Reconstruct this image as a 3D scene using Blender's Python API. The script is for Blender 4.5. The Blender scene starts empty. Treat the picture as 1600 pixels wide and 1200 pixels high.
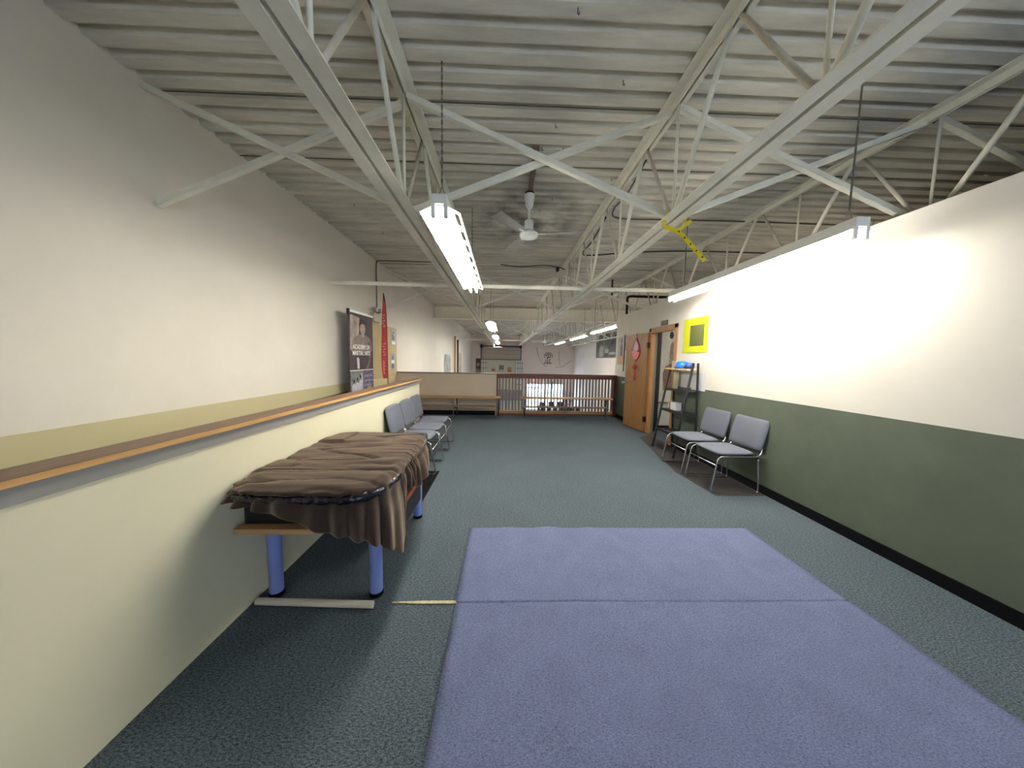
import bpy, bmesh, math, random
from mathutils import Vector, Matrix, noise
random.seed(7)
PI = math.pi
C = bpy.context.scene.collection
SC = bpy.context.scene

# ---------------------------------------------------------------- camera
EYE = 1.46
cam = bpy.data.objects.new('camera', bpy.data.cameras.new('camera'))
C.objects.link(cam)
cam.data.sensor_width = 36.0
cam.data.lens = 480.0 / 1600.0 * 36.0
cam.data.clip_start = 0.02
cam.data.clip_end = 300
R = Matrix(((0.99947771, -0.02697996, 0.01778710),
            (-0.01549190, 0.08301525, 0.99642785),
            (-0.02836018, -0.99618299, 0.08255392)))      # world -> camera
cam.matrix_world = Matrix.Translation((0, 0, EYE)) @ R.transposed().to_4x4()
SC.camera = cam

# ---------------------------------------------------------------- view + world
SC.view_settings.view_transform = 'Standard'
SC.view_settings.look = 'None'
SC.view_settings.gamma = 1.0
SC.view_settings.use_curve_mapping = False
SC.view_settings.exposure = 1.6
w = bpy.data.worlds.new('overcast_sky'); SC.world = w
w.use_nodes = True
bg = w.node_tree.nodes['Background']
bg.inputs['Color'].default_value = (0.70, 0.83, 1.0, 1)
bg.inputs['Strength'].default_value = 5.5

# daylight enters by the window behind the photographer and by the glass doors of the lower hall
TUBE_W = 24.0            # emission of the fluorescent tubes

# ---------------------------------------------------------------- materials
def lin(c):
    out = []
    for v in c:
        v = v / 255.0
        out.append(v / 12.92 if v <= 0.04045 else ((v + 0.055) / 1.055) ** 2.4)
    return (out[0], out[1], out[2], 1.0)
MATS = {}
def mat(name, rgb, rough=0.6, metal=0.0, var=0.0, scale=8.0, bump=0.0, bscale=60.0, stretch=None, rgb2=None, spec=0.4, emit=None, sheen=0.0, coat=0.0):
    if name in MATS: return MATS[name]
    m = bpy.data.materials.new(name); m.use_nodes = True
    nt = m.node_tree; b = nt.nodes['Principled BSDF']
    b.inputs['Roughness'].default_value = rough
    b.inputs['Metallic'].default_value = metal
    b.inputs['Specular IOR Level'].default_value = spec
    if sheen: b.inputs['Sheen Weight'].default_value = sheen
    if coat: b.inputs['Coat Weight'].default_value = coat
    c1 = lin(rgb)
    b.inputs['Base Color'].default_value = c1
    tc = nt.nodes.new('ShaderNodeTexCoord')
    mp = nt.nodes.new('ShaderNodeMapping'); nt.links.new(tc.outputs['Object'], mp.inputs['Vector'])
    if stretch: mp.inputs['Scale'].default_value = stretch
    if var > 0 or rgb2:
        n = nt.nodes.new('ShaderNodeTexNoise'); n.inputs['Scale'].default_value = scale
        n.inputs['Detail'].default_value = 6; n.inputs['Roughness'].default_value = 0.65
        nt.links.new(mp.outputs['Vector'], n.inputs['Vector'])
        cr = nt.nodes.new('ShaderNodeValToRGB')
        cr.color_ramp.elements[0].position = 0.34; cr.color_ramp.elements[1].position = 0.66
        if rgb2:
            a, d = c1, lin(rgb2)
        else:
            a = tuple(min(1, x * (1 - var)) for x in c1[:3]) + (1,)
            d = tuple(min(1, x * (1 + var)) for x in c1[:3]) + (1,)
        cr.color_ramp.elements[0].color = a; cr.color_ramp.elements[1].color = d
        nt.links.new(n.outputs['Fac'], cr.inputs['Fac'])
        nt.links.new(cr.outputs['Color'], b.inputs['Base Color'])
    if bump > 0:
        n2 = nt.nodes.new('ShaderNodeTexNoise'); n2.inputs['Scale'].default_value = bscale
        n2.inputs['Detail'].default_value = 4
        nt.links.new(mp.outputs['Vector'], n2.inputs['Vector'])
        bp = nt.nodes.new('ShaderNodeBump'); bp.inputs['Strength'].default_value = bump
        bp.inputs['Distance'].default_value = 0.01
        nt.links.new(n2.outputs['Fac'], bp.inputs['Height']); nt.links.new(bp.outputs['Normal'], b.inputs['Normal'])
    if emit:
        b.inputs['Emission Color'].default_value = tuple(emit[0]) + (1,)
        b.inputs['Emission Strength'].default_value = emit[1]
    MATS[name] = m
    return m

def carpet_mat(name, a, b_, fine=420, coarse=5, cvar=0.12, speck=0.35, bump=0.5, mid=90.0):
    m = bpy.data.materials.new(name); m.use_nodes = True; MATS[name] = m
    nt = m.node_tree; p = nt.nodes['Principled BSDF']; L = nt.links.new
    p.inputs['Roughness'].default_value = 0.95; p.inputs['Specular IOR Level'].default_value = 0.12
    tc = nt.nodes.new('ShaderNodeTexCoord')
    def nz(s, d, st=(1, 1, 1)):
        mp = nt.nodes.new('ShaderNodeMapping'); mp.inputs['Scale'].default_value = st
        L(tc.outputs['Object'], mp.inputs['Vector'])
        n = nt.nodes.new('ShaderNodeTexNoise'); n.inputs['Scale'].default_value = s; n.inputs['Detail'].default_value = d
        L(mp.outputs['Vector'], n.inputs['Vector']); return n
    n1 = nz(fine, 3); n3 = nz(mid, 4, (1, 2.2, 1)); n2 = nz(coarse, 5)
    av = nt.nodes.new('ShaderNodeMath'); av.operation = 'ADD'
    L(n1.outputs['Fac'], av.inputs[0]); L(n3.outputs['Fac'], av.inputs[1])
    hv = nt.nodes.new('ShaderNodeMath'); hv.operation = 'MULTIPLY'; hv.inputs[1].default_value = 0.5
    L(av.outputs[0], hv.inputs[0])
    cr = nt.nodes.new('ShaderNodeValToRGB')
    cr.color_ramp.elements[0].position = 0.5 - speck / 2; cr.color_ramp.elements[1].position = 0.5 + speck / 2
    cr.color_ramp.elements[0].color = lin(a); cr.color_ramp.elements[1].color = lin(b_)
    L(hv.outputs[0], cr.inputs['Fac'])
    mr = nt.nodes.new('ShaderNodeMapRange')
    mr.inputs['From Min'].default_value = 0.3; mr.inputs['From Max'].default_value = 0.7
    mr.inputs['To Min'].default_value = 1 - cvar; mr.inputs['To Max'].default_value = 1 + cvar
    L(n2.outputs['Fac'], mr.inputs['Value'])
    mx = nt.nodes.new('ShaderNodeMix'); mx.data_type = 'RGBA'; mx.blend_type = 'MULTIPLY'; mx.inputs['Factor'].default_value = 1
    L(cr.outputs['Color'], mx.inputs['A']); L(mr.outputs['Result'], mx.inputs['B'])
    L(mx.outputs['Result'], p.inputs['Base Color'])
    bp = nt.nodes.new('ShaderNodeBump'); bp.inputs['Strength'].default_value = bump; bp.inputs['Distance'].default_value = 0.004
    L(n1.outputs['Fac'], bp.inputs['Height']); L(bp.outputs['Normal'], p.inputs['Normal'])
    return m

def deck_mat():
    # painted corrugated steel with dust: streaky grime along the ribs and soot blown round the fan
    m = bpy.data.materials.new('painted_roof_deck'); m.use_nodes = True
    nt = m.node_tree; p = nt.nodes['Principled BSDF']; L = nt.links.new
    p.inputs['Roughness'].default_value = 0.7; p.inputs['Specular IOR Level'].default_value = 0.25
    tc = nt.nodes.new('ShaderNodeTexCoord')
    mp = nt.nodes.new('ShaderNodeMapping'); mp.inputs['Scale'].default_value = (0.5, 3.0, 1)
    L(tc.outputs['Object'], mp.inputs['Vector'])
    n = nt.nodes.new('ShaderNodeTexNoise'); n.inputs['Scale'].default_value = 1.6; n.inputs['Detail'].default_value = 8
    n.inputs['Roughness'].default_value = 0.7
    L(mp.outputs['Vector'], n.inputs['Vector'])
    cr = nt.nodes.new('ShaderNodeValToRGB')
    cr.color_ramp.elements[0].position = 0.30; cr.color_ramp.elements[1].position = 0.62
    cr.color_ramp.elements[0].color = lin((186, 180, 168)); cr.color_ramp.elements[1].color = lin((226, 222, 208))
    L(n.outputs['Fac'], cr.inputs['Fac'])
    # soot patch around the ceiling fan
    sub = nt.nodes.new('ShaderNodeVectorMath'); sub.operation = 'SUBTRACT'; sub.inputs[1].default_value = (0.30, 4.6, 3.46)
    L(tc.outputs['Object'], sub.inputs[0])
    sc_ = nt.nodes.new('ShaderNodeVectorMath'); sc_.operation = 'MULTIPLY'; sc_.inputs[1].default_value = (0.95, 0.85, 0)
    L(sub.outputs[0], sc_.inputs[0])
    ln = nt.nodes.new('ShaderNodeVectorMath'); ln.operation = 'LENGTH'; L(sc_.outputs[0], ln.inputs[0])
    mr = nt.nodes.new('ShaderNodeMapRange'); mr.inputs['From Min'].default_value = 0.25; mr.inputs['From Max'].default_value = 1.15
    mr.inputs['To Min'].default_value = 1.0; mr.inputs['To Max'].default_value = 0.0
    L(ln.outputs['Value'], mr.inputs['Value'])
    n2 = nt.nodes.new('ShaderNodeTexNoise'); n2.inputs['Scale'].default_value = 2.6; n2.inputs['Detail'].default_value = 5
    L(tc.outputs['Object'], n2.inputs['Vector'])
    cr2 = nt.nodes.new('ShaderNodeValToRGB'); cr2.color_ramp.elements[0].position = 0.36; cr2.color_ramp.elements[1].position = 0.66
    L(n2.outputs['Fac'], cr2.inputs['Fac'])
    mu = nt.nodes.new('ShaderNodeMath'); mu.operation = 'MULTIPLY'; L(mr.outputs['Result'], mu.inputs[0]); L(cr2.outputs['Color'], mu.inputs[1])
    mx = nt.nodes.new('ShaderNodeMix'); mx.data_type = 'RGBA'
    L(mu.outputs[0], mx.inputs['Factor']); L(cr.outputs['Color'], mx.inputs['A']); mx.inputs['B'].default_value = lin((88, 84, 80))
    L(mx.outputs['Result'], p.inputs['Base Color'])
    MATS['deck'] = m; return m

def wood_mat(name, a, b_, scale=3.0, stretch=(12, 12, 1.0), rough=0.45):
    return mat(name, a, rough, rgb2=b_, scale=scale, stretch=stretch, spec=0.45)

M_DECK = deck_mat()
M_STEEL = mat('painted_joist_steel', (230, 227, 212), 0.6, var=0.10, scale=3)
M_STEELD = mat('dusty_joist_steel', (200, 193, 178), 0.7, var=0.16, scale=4)
M_WALL = mat('white_wall_paint', (224, 217, 203), 0.85, var=0.03, scale=1.5, bump=0.08, bscale=30)
M_WALLR = mat('partition_wall_paint', (222, 216, 204), 0.85, var=0.03, scale=1.5)
M_FARW = mat('far_wall_paint', (240, 227, 218), 0.85, var=0.03, scale=1)
M_CREAM = mat('cream_wall_paint', (216, 209, 180), 0.8, var=0.02, scale=2, bump=0.05, bscale=40)
M_TAUPE = mat('taupe_wall_paint', (202, 187, 168), 0.8, var=0.03, scale=2)
M_GREEN = mat('green_dado_paint', (92, 100, 84), 0.7, var=0.08, scale=3)
M_CARPET = carpet_mat('dark_green_grey_carpet', (36, 48, 56), (112, 122, 128), fine=230, mid=70, cvar=.05, speck=.24, coarse=2)
M_MATC = carpet_mat('blue_grey_felt_mat', (76, 84, 112), (132, 139, 170), fine=240, mid=85, speck=0.34, cvar=0.07, coarse=6)
M_HALLF = mat('hall_floor_mats', (92, 84, 100), 0.7, var=0.1)
M_WOODCAP = wood_mat('oak_cap', (112, 84, 62), (136, 104, 76), stretch=(14, 1, 14))
M_WOODLT = wood_mat('pale_oak_edge', (188, 144, 88), (206, 164, 108), stretch=(14, 1, 14))
M_RAIL = wood_mat('red_brown_rail_wood', (92, 50, 40), (122, 70, 54), stretch=(1, 14, 14))
M_TAN = wood_mat('tan_wood', (168, 128, 84), (190, 150, 102), stretch=(1, 14, 14))
M_BALU = mat('taupe_baluster_paint', (128, 118, 112), 0.6, var=0.04)
M_DOOR = wood_mat('golden_oak_veneer', (138, 98, 56), (164, 120, 72), scale=4, stretch=(9, 9, 0.7))
M_DOORFR = wood_mat('golden_oak_frame', (160, 114, 70), (184, 136, 88), scale=4, stretch=(9, 9, 0.7))
M_BLACK = mat('black_metal', (34, 34, 38), 0.45, var=0.05)
M_BLACKP = mat('black_pipe_paint', (18, 18, 18), 0.5)
M_RUBBER = mat('black_rubber', (13, 13, 17), 0.9, var=0.1, scale=30, spec=.15)
M_CHROME = mat('chrome', (215, 215, 220), 0.16, metal=1.0)
M_GREYF = mat('grey_chair_fabric', (106, 109, 120), 0.95, var=0.07, scale=120, bump=0.3, bscale=400)
M_SEATBOT = mat('chair_underside', (40, 42, 46), 0.8)
M_BLUELEG = mat('blue_grey_leg_paint', (122, 138, 200), 0.35, var=0.03)
M_BLANKET = mat('brown_fleece', (56, 44, 40), 0.98, var=0.14, scale=9, bump=0.35, bscale=160, sheen=.5, spec=.1)
M_BLANKET.node_tree.nodes['Principled BSDF'].inputs['Sheen Tint'].default_value = (.85, .66, .48, 1)
M_BLANKET.node_tree.nodes['Principled BSDF'].inputs['Sheen Roughness'].default_value = .55
M_PLASTIC = mat('dark_blue_plastic_sheet', (16, 16, 34), 0.2, spec=0.6, bump=1.0, bscale=30)
M_TABLEB = mat('black_laminate', (20, 20, 24), 0.4)
M_REDTRIM = mat('red_wood_trim', (150, 66, 42), 0.4)
M_WHITEE = mat('white_enamel', (232, 232, 228), 0.35)
M_TUBE = mat('fluorescent_tube', (255, 255, 255), 0.5, emit=((1.0, 0.97, 0.90), TUBE_W))
M_TUBEC = mat('cool_fluorescent_tube', (255, 255, 255), 0.5, emit=((0.80, 0.92, 1.0), TUBE_W))
M_DARKSLOT = mat('dark_slot', (50, 52, 58), 0.6)
M_POLE = wood_mat('pale_bare_wood', (196, 184, 164), (212, 202, 184), stretch=(1, 12, 12))
M_FRAY = mat('frayed_yellow_edge', (196, 182, 140), 0.9, var=0.2, scale=90, bump=0.6)
M_BOARD = mat('tan_plywood_board', (198, 172, 128), 0.8, var=0.05, scale=3, rgb2=(204, 184, 138))
M_RED = mat('red_flag_fabric', (192, 68, 64), 0.75, var=0.12, scale=7, bump=0.2, bscale=30)
M_WHITE = mat('white_print', (238, 236, 230), 0.7)
M_PAPER = mat('white_paper', (214, 212, 214), 0.8, var=0.03)
M_BANNER = mat('banner_dark_print', (52, 38, 42), 0.6, rgb2=(78, 60, 60), scale=4)
M_BANNERLT = mat('banner_light_print', (186, 168, 152), 0.6, rgb2=(130, 112, 104), scale=5)
M_SKINP = mat('printed_skin_tone', (172, 146, 130), 0.6, var=0.1, scale=10)
M_HAIRP = mat('printed_dark_hair', (36, 28, 30), 0.6)
M_GIP = mat('printed_jacket', (128, 112, 100), 0.6, var=0.12, scale=9)
M_PHOTO = mat('photo_print_grey', (92, 92, 90), 0.6, rgb2=(150, 148, 150), scale=14)
M_PHOTOD = mat('photo_print_dark', (62, 48, 52), 0.6, rgb2=(132, 124, 150), scale=22)
M_GOLDP = mat('printed_gold', (176, 152, 84), 0.6)
M_YELLOW = mat('yellow_poster', (206, 208, 26), 0.6, var=0.04)
M_YTAPE = mat('yellow_tape', (222, 200, 40), 0.5, var=0.08, scale=20)
M_BLUE = mat('bright_blue_vinyl', (30, 112, 220), 0.4)
M_BLUED = mat('dull_blue_vinyl', (66, 92, 160), 0.5)
M_CABLE = mat('grey_cable', (84, 82, 78), 0.6)
M_COND = mat('grey_conduit', (112, 108, 98), 0.5)
M_GLASS = None
def glass_mat():
    # thin window pane: mostly see-through with a faint mirror reflection
    m = bpy.data.materials.new('clear_glass'); m.use_nodes = True; nt = m.node_tree
    for n in list(nt.nodes):
        if n.type != 'OUTPUT_MATERIAL': nt.nodes.remove(n)
    out = [n for n in nt.nodes if n.type == 'OUTPUT_MATERIAL'][0]
    tr = nt.nodes.new('ShaderNodeBsdfTransparent'); tr.inputs['Color'].default_value = (.95, .97, .97, 1)
    gl = nt.nodes.new('ShaderNodeBsdfGlossy'); gl.inputs['Roughness'].default_value = 0.02
    mx = nt.nodes.new('ShaderNodeMixShader'); mx.inputs[0].default_value = 0.06
    nt.links.new(tr.outputs[0], mx.inputs[1]); nt.links.new(gl.outputs[0], mx.inputs[2]); nt.links.new(mx.outputs[0], out.inputs['Surface'])
    return m
M_GLASS = glass_mat()

# ---------------------------------------------------------------- mesh helpers
class MB:
    def __init__(s): s.v = []; s.f = []; s.sm = []
    def add(s, vs, fs, smooth=False):
        o = len(s.v); s.v += [tuple(p) for p in vs]
        for f in fs: s.f.append(tuple(i + o for i in f)); s.sm.append(smooth)
        return s
    def box(s, x0, x1, y0, y1, z0, z1):
        vs = [(x, y, z) for z in (z0, z1) for y in (y0, y1) for x in (x0, x1)]
        return s.add(vs, [(0, 2, 3, 1), (4, 5, 7, 6), (0, 1, 5, 4), (2, 6, 7, 3), (0, 4, 6, 2), (1, 3, 7, 5)])
    def beam(s, p0, p1, wd, ht, up=(0, 0, 1)):
        p0 = Vector(p0); p1 = Vector(p1); d = (p1 - p0).normalized(); u = Vector(up)
        sd = d.cross(u)
        if sd.length < 1e-4: sd = d.cross(Vector((1, 0, 0)))
        sd.normalize(); u = sd.cross(d).normalized()
        vs = []
        for p in (p0, p1):
            for a, b in ((-1, -1), (1, -1), (1, 1), (-1, 1)):
                vs.append(p + sd * a * wd / 2 + u * b * ht / 2)
        return s.add(vs, [(0, 1, 2, 3), (7, 6, 5, 4), (0, 4, 5, 1), (1, 5, 6, 2), (2, 6, 7, 3), (3, 7, 4, 0)])
    def sweep(s, pts, prof, closed=False, smooth=False, up=(0, 0, 1)):
        # prof: 2D polygon (side, up) swept along pts
        pts = [Vector(p) for p in pts]; n = len(prof); vs = []; fs = []
        for i, p in enumerate(pts):
            d = (pts[min(i + 1, len(pts) - 1)] - pts[max(i - 1, 0)]).normalized()
            sd = d.cross(Vector(up))
            if sd.length < 1e-3: sd = d.cross(Vector((0, 1, 0)))
            sd.normalize(); u = sd.cross(d).normalized()
            for a, b in prof: vs.append(p + sd * a + u * b)
        for i in range(len(pts) - 1):
            for k in range(n):
                a = i * n + k; b = i * n + (k + 1) % n
                fs.append((a, b, b + n, a + n))
        s.add(vs, fs, smooth)
        o = (len(pts) - 1) * n
        base = len(s.v) - len(vs)
        s.f.append(tuple(base + k for k in reversed(range(n)))); s.sm.append(False)
        s.f.append(tuple(base + o + k for k in range(n))); s.sm.append(False)
        return s
    def tube(s, pts, r, seg=8):
        prof = [(r * math.cos(2 * PI * k / seg), r * math.sin(2 * PI * k / seg)) for k in range(seg)]
        # parallel transport to avoid twisting
        pts = [Vector(p) for p in pts]; vs = []; fs = []
        d0 = (pts[1] - pts[0]).normalized()
        ref = Vector((0, 0, 1)) if abs(d0.z) < 0.9 else Vector((1, 0, 0))
        sd = d0.cross(ref).normalized()
        for i, p in enumerate(pts):
            d = (pts[min(i + 1, len(pts) - 1)] - pts[max(i - 1, 0)]).normalized()
            sd = (sd - d * sd.dot(d)).normalized(); u = d.cross(sd)
            for a, b in prof: vs.append(p + sd * a + u * b)
        for i in range(len(pts) - 1):
            for k in range(seg):
                a = i * seg + k; b = i * seg + (k + 1) % seg
                fs.append((a, b, b + seg, a + seg))
        s.add(vs, fs, True)
        base = len(s.v) - len(vs); o = (len(pts) - 1) * seg
        s.f.append(tuple(base + k for k in reversed(range(seg)))); s.sm.append(False)
        s.f.append(tuple(base + o + k for k in range(seg))); s.sm.append(False)
        return s
    def lathe(s, prof, c=(0, 0, 0), seg=24):
        vs = []; fs = []
        for r, z in prof:
            for k in range(seg):
                a = 2 * PI * k / seg; vs.append((c[0] + r * math.cos(a), c[1] + r * math.sin(a), c[2] + z))
        for i in range(len(prof) - 1):
            for k in range(seg):
                a = i * seg + k; b = i * seg + (k + 1) % seg
                fs.append((a, b, b + seg, a + seg))
        s.add(vs, fs, True)
        base = len(s.v) - len(vs)
        s.f.append(tuple(base + k for k in reversed(range(seg)))); s.sm.append(False)
        s.f.append(tuple(base + (len(prof) - 1) * seg + k for k in range(seg))); s.sm.append(False)
        return s
    def build(s, name, m, parent=None, bevel=0.0, loc=None, bseg=2):
        me = bpy.data.meshes.new(name); me.from_pydata(s.v, [], s.f)
        for p, b in zip(me.polygons, s.sm): p.use_smooth = b
        me.materials.append(m)
        bm = bmesh.new(); bm.from_mesh(me); bmesh.ops.recalc_face_normals(bm, faces=bm.faces)
        if bevel > 0:
            bmesh.ops.bevel(bm, geom=[e for e in bm.edges if len(e.link_faces) == 2 and e.calc_face_angle(0) > 0.6], offset=bevel, segments=bseg, affect='EDGES', profile=0.5)
        bm.to_mesh(me); bm.free(); me.update()
        o = bpy.data.objects.new(name, me); C.objects.link(o)
        if parent: o.parent = parent
        if loc: o.location = loc
        return o

def tag(o, label, cat, group=None, kind=None):
    o['label'] = label; o['category'] = cat
    if group: o['group'] = group
    if kind: o['kind'] = kind
    return o
def struct(o): o['kind'] = 'structure'; return o
def thing(name, label, cat, loc=(0, 0, 0), rz=0.0, group=None):
    o = bpy.data.objects.new(name, None); C.objects.link(o); o.empty_display_size = 0.1
    o.location = loc; o.rotation_euler = (0, 0, rz)
    return tag(o, label, cat, group)
def dup(root, loc=None, rz=None, label=None, group=None, sub=None):
    r = root.copy(); C.objects.link(r)
    if loc is not None: r.location = loc
    if rz is not None: r.rotation_euler = (0, 0, rz)
    if label: r['label'] = label
    if group: r['group'] = group
    for ch in list(root.children):
        c = ch.copy(); C.objects.link(c); c.parent = r
        for g in ch.children:
            d = g.copy(); C.objects.link(d); d.parent = c
    return r
# wall frames: (u, z, n) -> world
def frame(o, U, N):
    o = Vector(o); U = Vector(U); N = Vector(N)
    return lambda u, v, n=0.0: o + U * u + Vector((0, 0, v)) + N * n
def plate(mb, F, u0, u1, v0, v1, n0, n1):
    vs = [F(u, v, n) for n in (n0, n1) for v in (v0, v1) for u in (u0, u1)]
    return mb.add(vs, [(0, 2, 3, 1), (4, 5, 7, 6), (0, 1, 5, 4), (2, 6, 7, 3), (0, 4, 6, 2), (1, 3, 7, 5)])
def slab(mb, F, poly, n0, n1):
    k = len(poly); vs = [F(u, v, n0) for u, v in poly] + [F(u, v, n1) for u, v in poly]
    fs = [tuple(reversed(range(k))), tuple(range(k, 2 * k))] + [(i, (i + 1) % k, (i + 1) % k + k, i + k) for i in range(k)]
    return mb.add(vs, fs)
def ell(cu, cv, ru, rv, seg=18, a0=0.0, a1=2 * PI):
    return [(cu + ru * math.cos(a0 + (a1 - a0) * i / seg), cv + rv * math.sin(a0 + (a1 - a0) * i / seg)) for i in range(seg)]
def text_mesh(name, body, size, F, u, v, n, m, parent, depth=0.002, align='LEFT', rot=0.0, sx=1.0):
    cu = bpy.data.curves.new(name, 'FONT'); cu.body = body; cu.size = size; cu.extrude = depth; cu.align_x = align; cu.offset = size * .018
    t = bpy.data.objects.new(name + '_tmp', cu); C.objects.link(t)
    dg = bpy.context.evaluated_depsgraph_get()
    me = bpy.data.meshes.new_from_object(t.evaluated_get(dg))
    bpy.data.objects.remove(t); bpy.data.curves.remove(cu)
    ca, sa = math.cos(rot), math.sin(rot)
    for vt in me.vertices:
        x, y, z = vt.co; x *= sx
        vt.co = F(u + x * ca - y * sa, v + x * sa + y * ca, n + z)
    me.materials.clear(); me.materials.append(m)
    o = bpy.data.objects.new(name, me); C.objects.link(o)
    if parent: o.parent = parent
    return o
FL = frame((-2.70, 0, 0), (0, 1, 0), (1, 0, 0))        # left wall, u = Y
FR = frame((2.93, 0, 0), (0, -1, 0), (-1, 0, 0))       # partition, u = -Y
FF = frame((0, 26.5, 0), (1, 0, 0), (0, -1, 0))        # far wall, u = X
FH = frame((6.05, 0, 0), (0, -1, 0), (-1, 0, 0))       # hall right wall

CEIL = 3.46
XL, XR, YE, YF, YB = -2.70, 2.93, 7.90, 26.5, -3.2
# ================================================================ STRUCTURE
struct(MB().box(XL - .1, 6.05, YB, YE + .08, -0.30, 0.0).build('floor', M_CARPET))
struct(MB().box(XL - .1, 6.15, YE + .08, YF + .1, -3.1, -3.0).build('floor', M_HALLF))
# corrugated roof deck
def deck():
    mb = MB(); prof = []; y = YB - .1; P = 0.1525
    while y < YF + .1:
        prof += [(y, 0.0), (y + .085, 0.0), (y + .100, .042), (y + .1375, .042)]
        y += P
    vs = []; fs = []
    for yy, zz in prof:
        vs.append((XL - .1, yy, CEIL + zz)); vs.append((6.15, yy, CEIL + zz))
    for i in range(len(prof) - 1): fs.append((2 * i, 2 * i + 1, 2 * i + 3, 2 * i + 2))
    vs2 = [(x, yy, CEIL + .12) for x in (XL - .1, 6.15) for yy in (YB - .1, YF + .2)]
    mb.add(vs, fs); mb.add(vs2, [(0, 1, 3, 2)])
    # sheet laps: the thin lines where one deck sheet ends on the next
    return mb.build('ceiling', M_DECK)
struct(deck())
for yy in (2.60, 3.36, 6.9):
    struct(MB().box(XL, 6.05, yy, yy + .010, CEIL - .004, CEIL).build('trim_1', mat('deck_lap_line', (96, 92, 86), .8)))
struct(MB().box(XL - .1, XL, YB, YF, -3.0, CEIL + .05).build('wall_left', M_WALL))
struct(MB().box(6.05, 6.15, YB, YF + .1, -3.0, CEIL + .05).build('wall_hall', mat('hall_wall_paint', (232, 222, 212), .85, var=.03)))
# far wall with opening for the glass doors
mb = MB()
mb.box(XL - .1, 2.03, YF, YF + .12, -3.0, CEIL + .05).box(5.23, 6.15, YF, YF + .12, -3.0, CEIL + .05).box(2.03, 5.23, YF, YF + .12, -.66, CEIL + .05)
struct(mb.build('wall_far', M_FARW))
# back wall behind the photographer with a window band
mb = MB()
mb.box(XL - .1, 6.15, YB - .1, YB, -.3, 1.0).box(XL - .1, 6.15, YB - .1, YB, 2.3, CEIL + .05).box(XL - .1, 1.0, YB - .1, YB, 1.0, 2.3).box(2.7, 6.15, YB - .1, YB, 1.0, 2.3)
struct(mb.build('wall_back', M_WALL))
mb = MB()
for x in (1.0, 1.83, 2.66): mb.box(x, x + .04, YB - .08, YB - .02, 1.0, 2.3)
mb.box(1.0, 2.7, YB - .08, YB - .02, 1.0, 1.04).box(1.0, 2.7, YB - .08, YB - .02, 2.26, 2.3)
wb = struct(mb.build('window_2', M_WHITEE))
# wall below the mezzanine, facing the hall
struct(MB().box(XL, 6.05, YE + .02, YE + .10, -3.0, -.30).build('wall_under', M_FARW))
# partition (with the doorway) and its rooms
D0, D1, DT = 5.22, 6.08, 2.03
mb = MB()
mb.box(XR, XR + .12, YB, D0, 1.06, 2.57).box(XR, XR + .12, D1, YE + .1, 1.06, 2.57).box(XR, XR + .12, D0, D1, DT, 2.57)
mb.box(XR + .12, 6.05, YE - .02, YE + .1, 0, 2.57)
struct(mb.build('wall_right', M_WALLR))
mb = MB()
mb.box(XR, XR + .12, YB, D0, 0, 1.06).box(XR, XR + .12, D1, YE + .1, 0, 1.06)
struct(mb.build('wall_right', M_GREEN))
struct(MB().box(XR - .012, XR, YB, D0 - .1, 0, .09).box(XR - .012, XR, D1 + .1, YE - .1, 0, .09).build('baseboard_right', M_RUBBER))
struct(MB().box(XR + .12, 6.05, 6.36, 6.46, 0, 2.57).build('wall_inner', mat('inner_room_paint', (176, 178, 172), .8, var=.03)))
struct(MB().box(XR + .14, 6.05, 6.345, 6.36, 0, .10).build('baseboard_inner', M_BLACKP))
struct(MB().box(XR + .12, 6.05, 3.9, 4.0, 0, 2.57).build('wall_inner', M_WALLR))

# door casing
mb = MB()
mb.box(XR - .018, XR, D0 - .075, D0 + .01, 0, DT + .075).box(XR - .018, XR, D1 - .01, D1 + .075, 0, DT + .075)
mb.box(XR - .018, XR, D0 - .075, D1 + .075, DT, DT + .075)
mb.box(XR - .01, XR + .07, D0, D0 + .025, 0, DT).box(XR - .01, XR + .07, D1 - .025, D1, 0, DT).box(XR - .01, XR + .07, D0, D1, DT - .025, DT)
struct(mb.build('trim_2', M_DOORFR, bevel=.003))
struct(MB().box(XR + .07, XR + .122, D1 - .012, D1, 0, DT).build('trim_8', mat('grey_jamb_paint', (112, 112, 104), .7)))
# door leaf, swung almost flat against the wall
dr = bpy.data.objects.new('door_1', None); C.objects.link(dr); dr['kind'] = 'structure'
hinge = Vector((XR - .035, D1 + .035, 0)); free = Vector((2.765, 6.80, 0))
dr.location = hinge; dang = math.atan2(free.y - hinge.y, free.x - hinge.x); dr.rotation_euler = (0, 0, dang)
DW = .735
leaf = MB().box(0.01, DW, -.022, .022, .015, DT - .01).build('door_leaf', M_DOOR, dr, bevel=.003)
mb = MB()
for z in (.22, 1.72): mb.box(-.02, .03, -.03, .03, z, z + .11)
mb.build('hinge', mat('dark_bronze', (52, 40, 34), .4, metal=.6), dr)
for s in (-1, 1):
    hb = MB()
    hb.tube([(DW - .06, s * .022, .98), (DW - .06, s * .034, .98)], .030, 16)
    hb.tube([(DW - .06, s * .03, .98), (DW - .06, s * .085, .98)], .012, 10)
    hb.tube([(DW - .06, s * .085, .98), (DW - .05, s * .10, .98), (DW - .07, s * .115, .98)], .026, 12)
    hb.build('door_handle', M_CHROME, dr)

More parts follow.
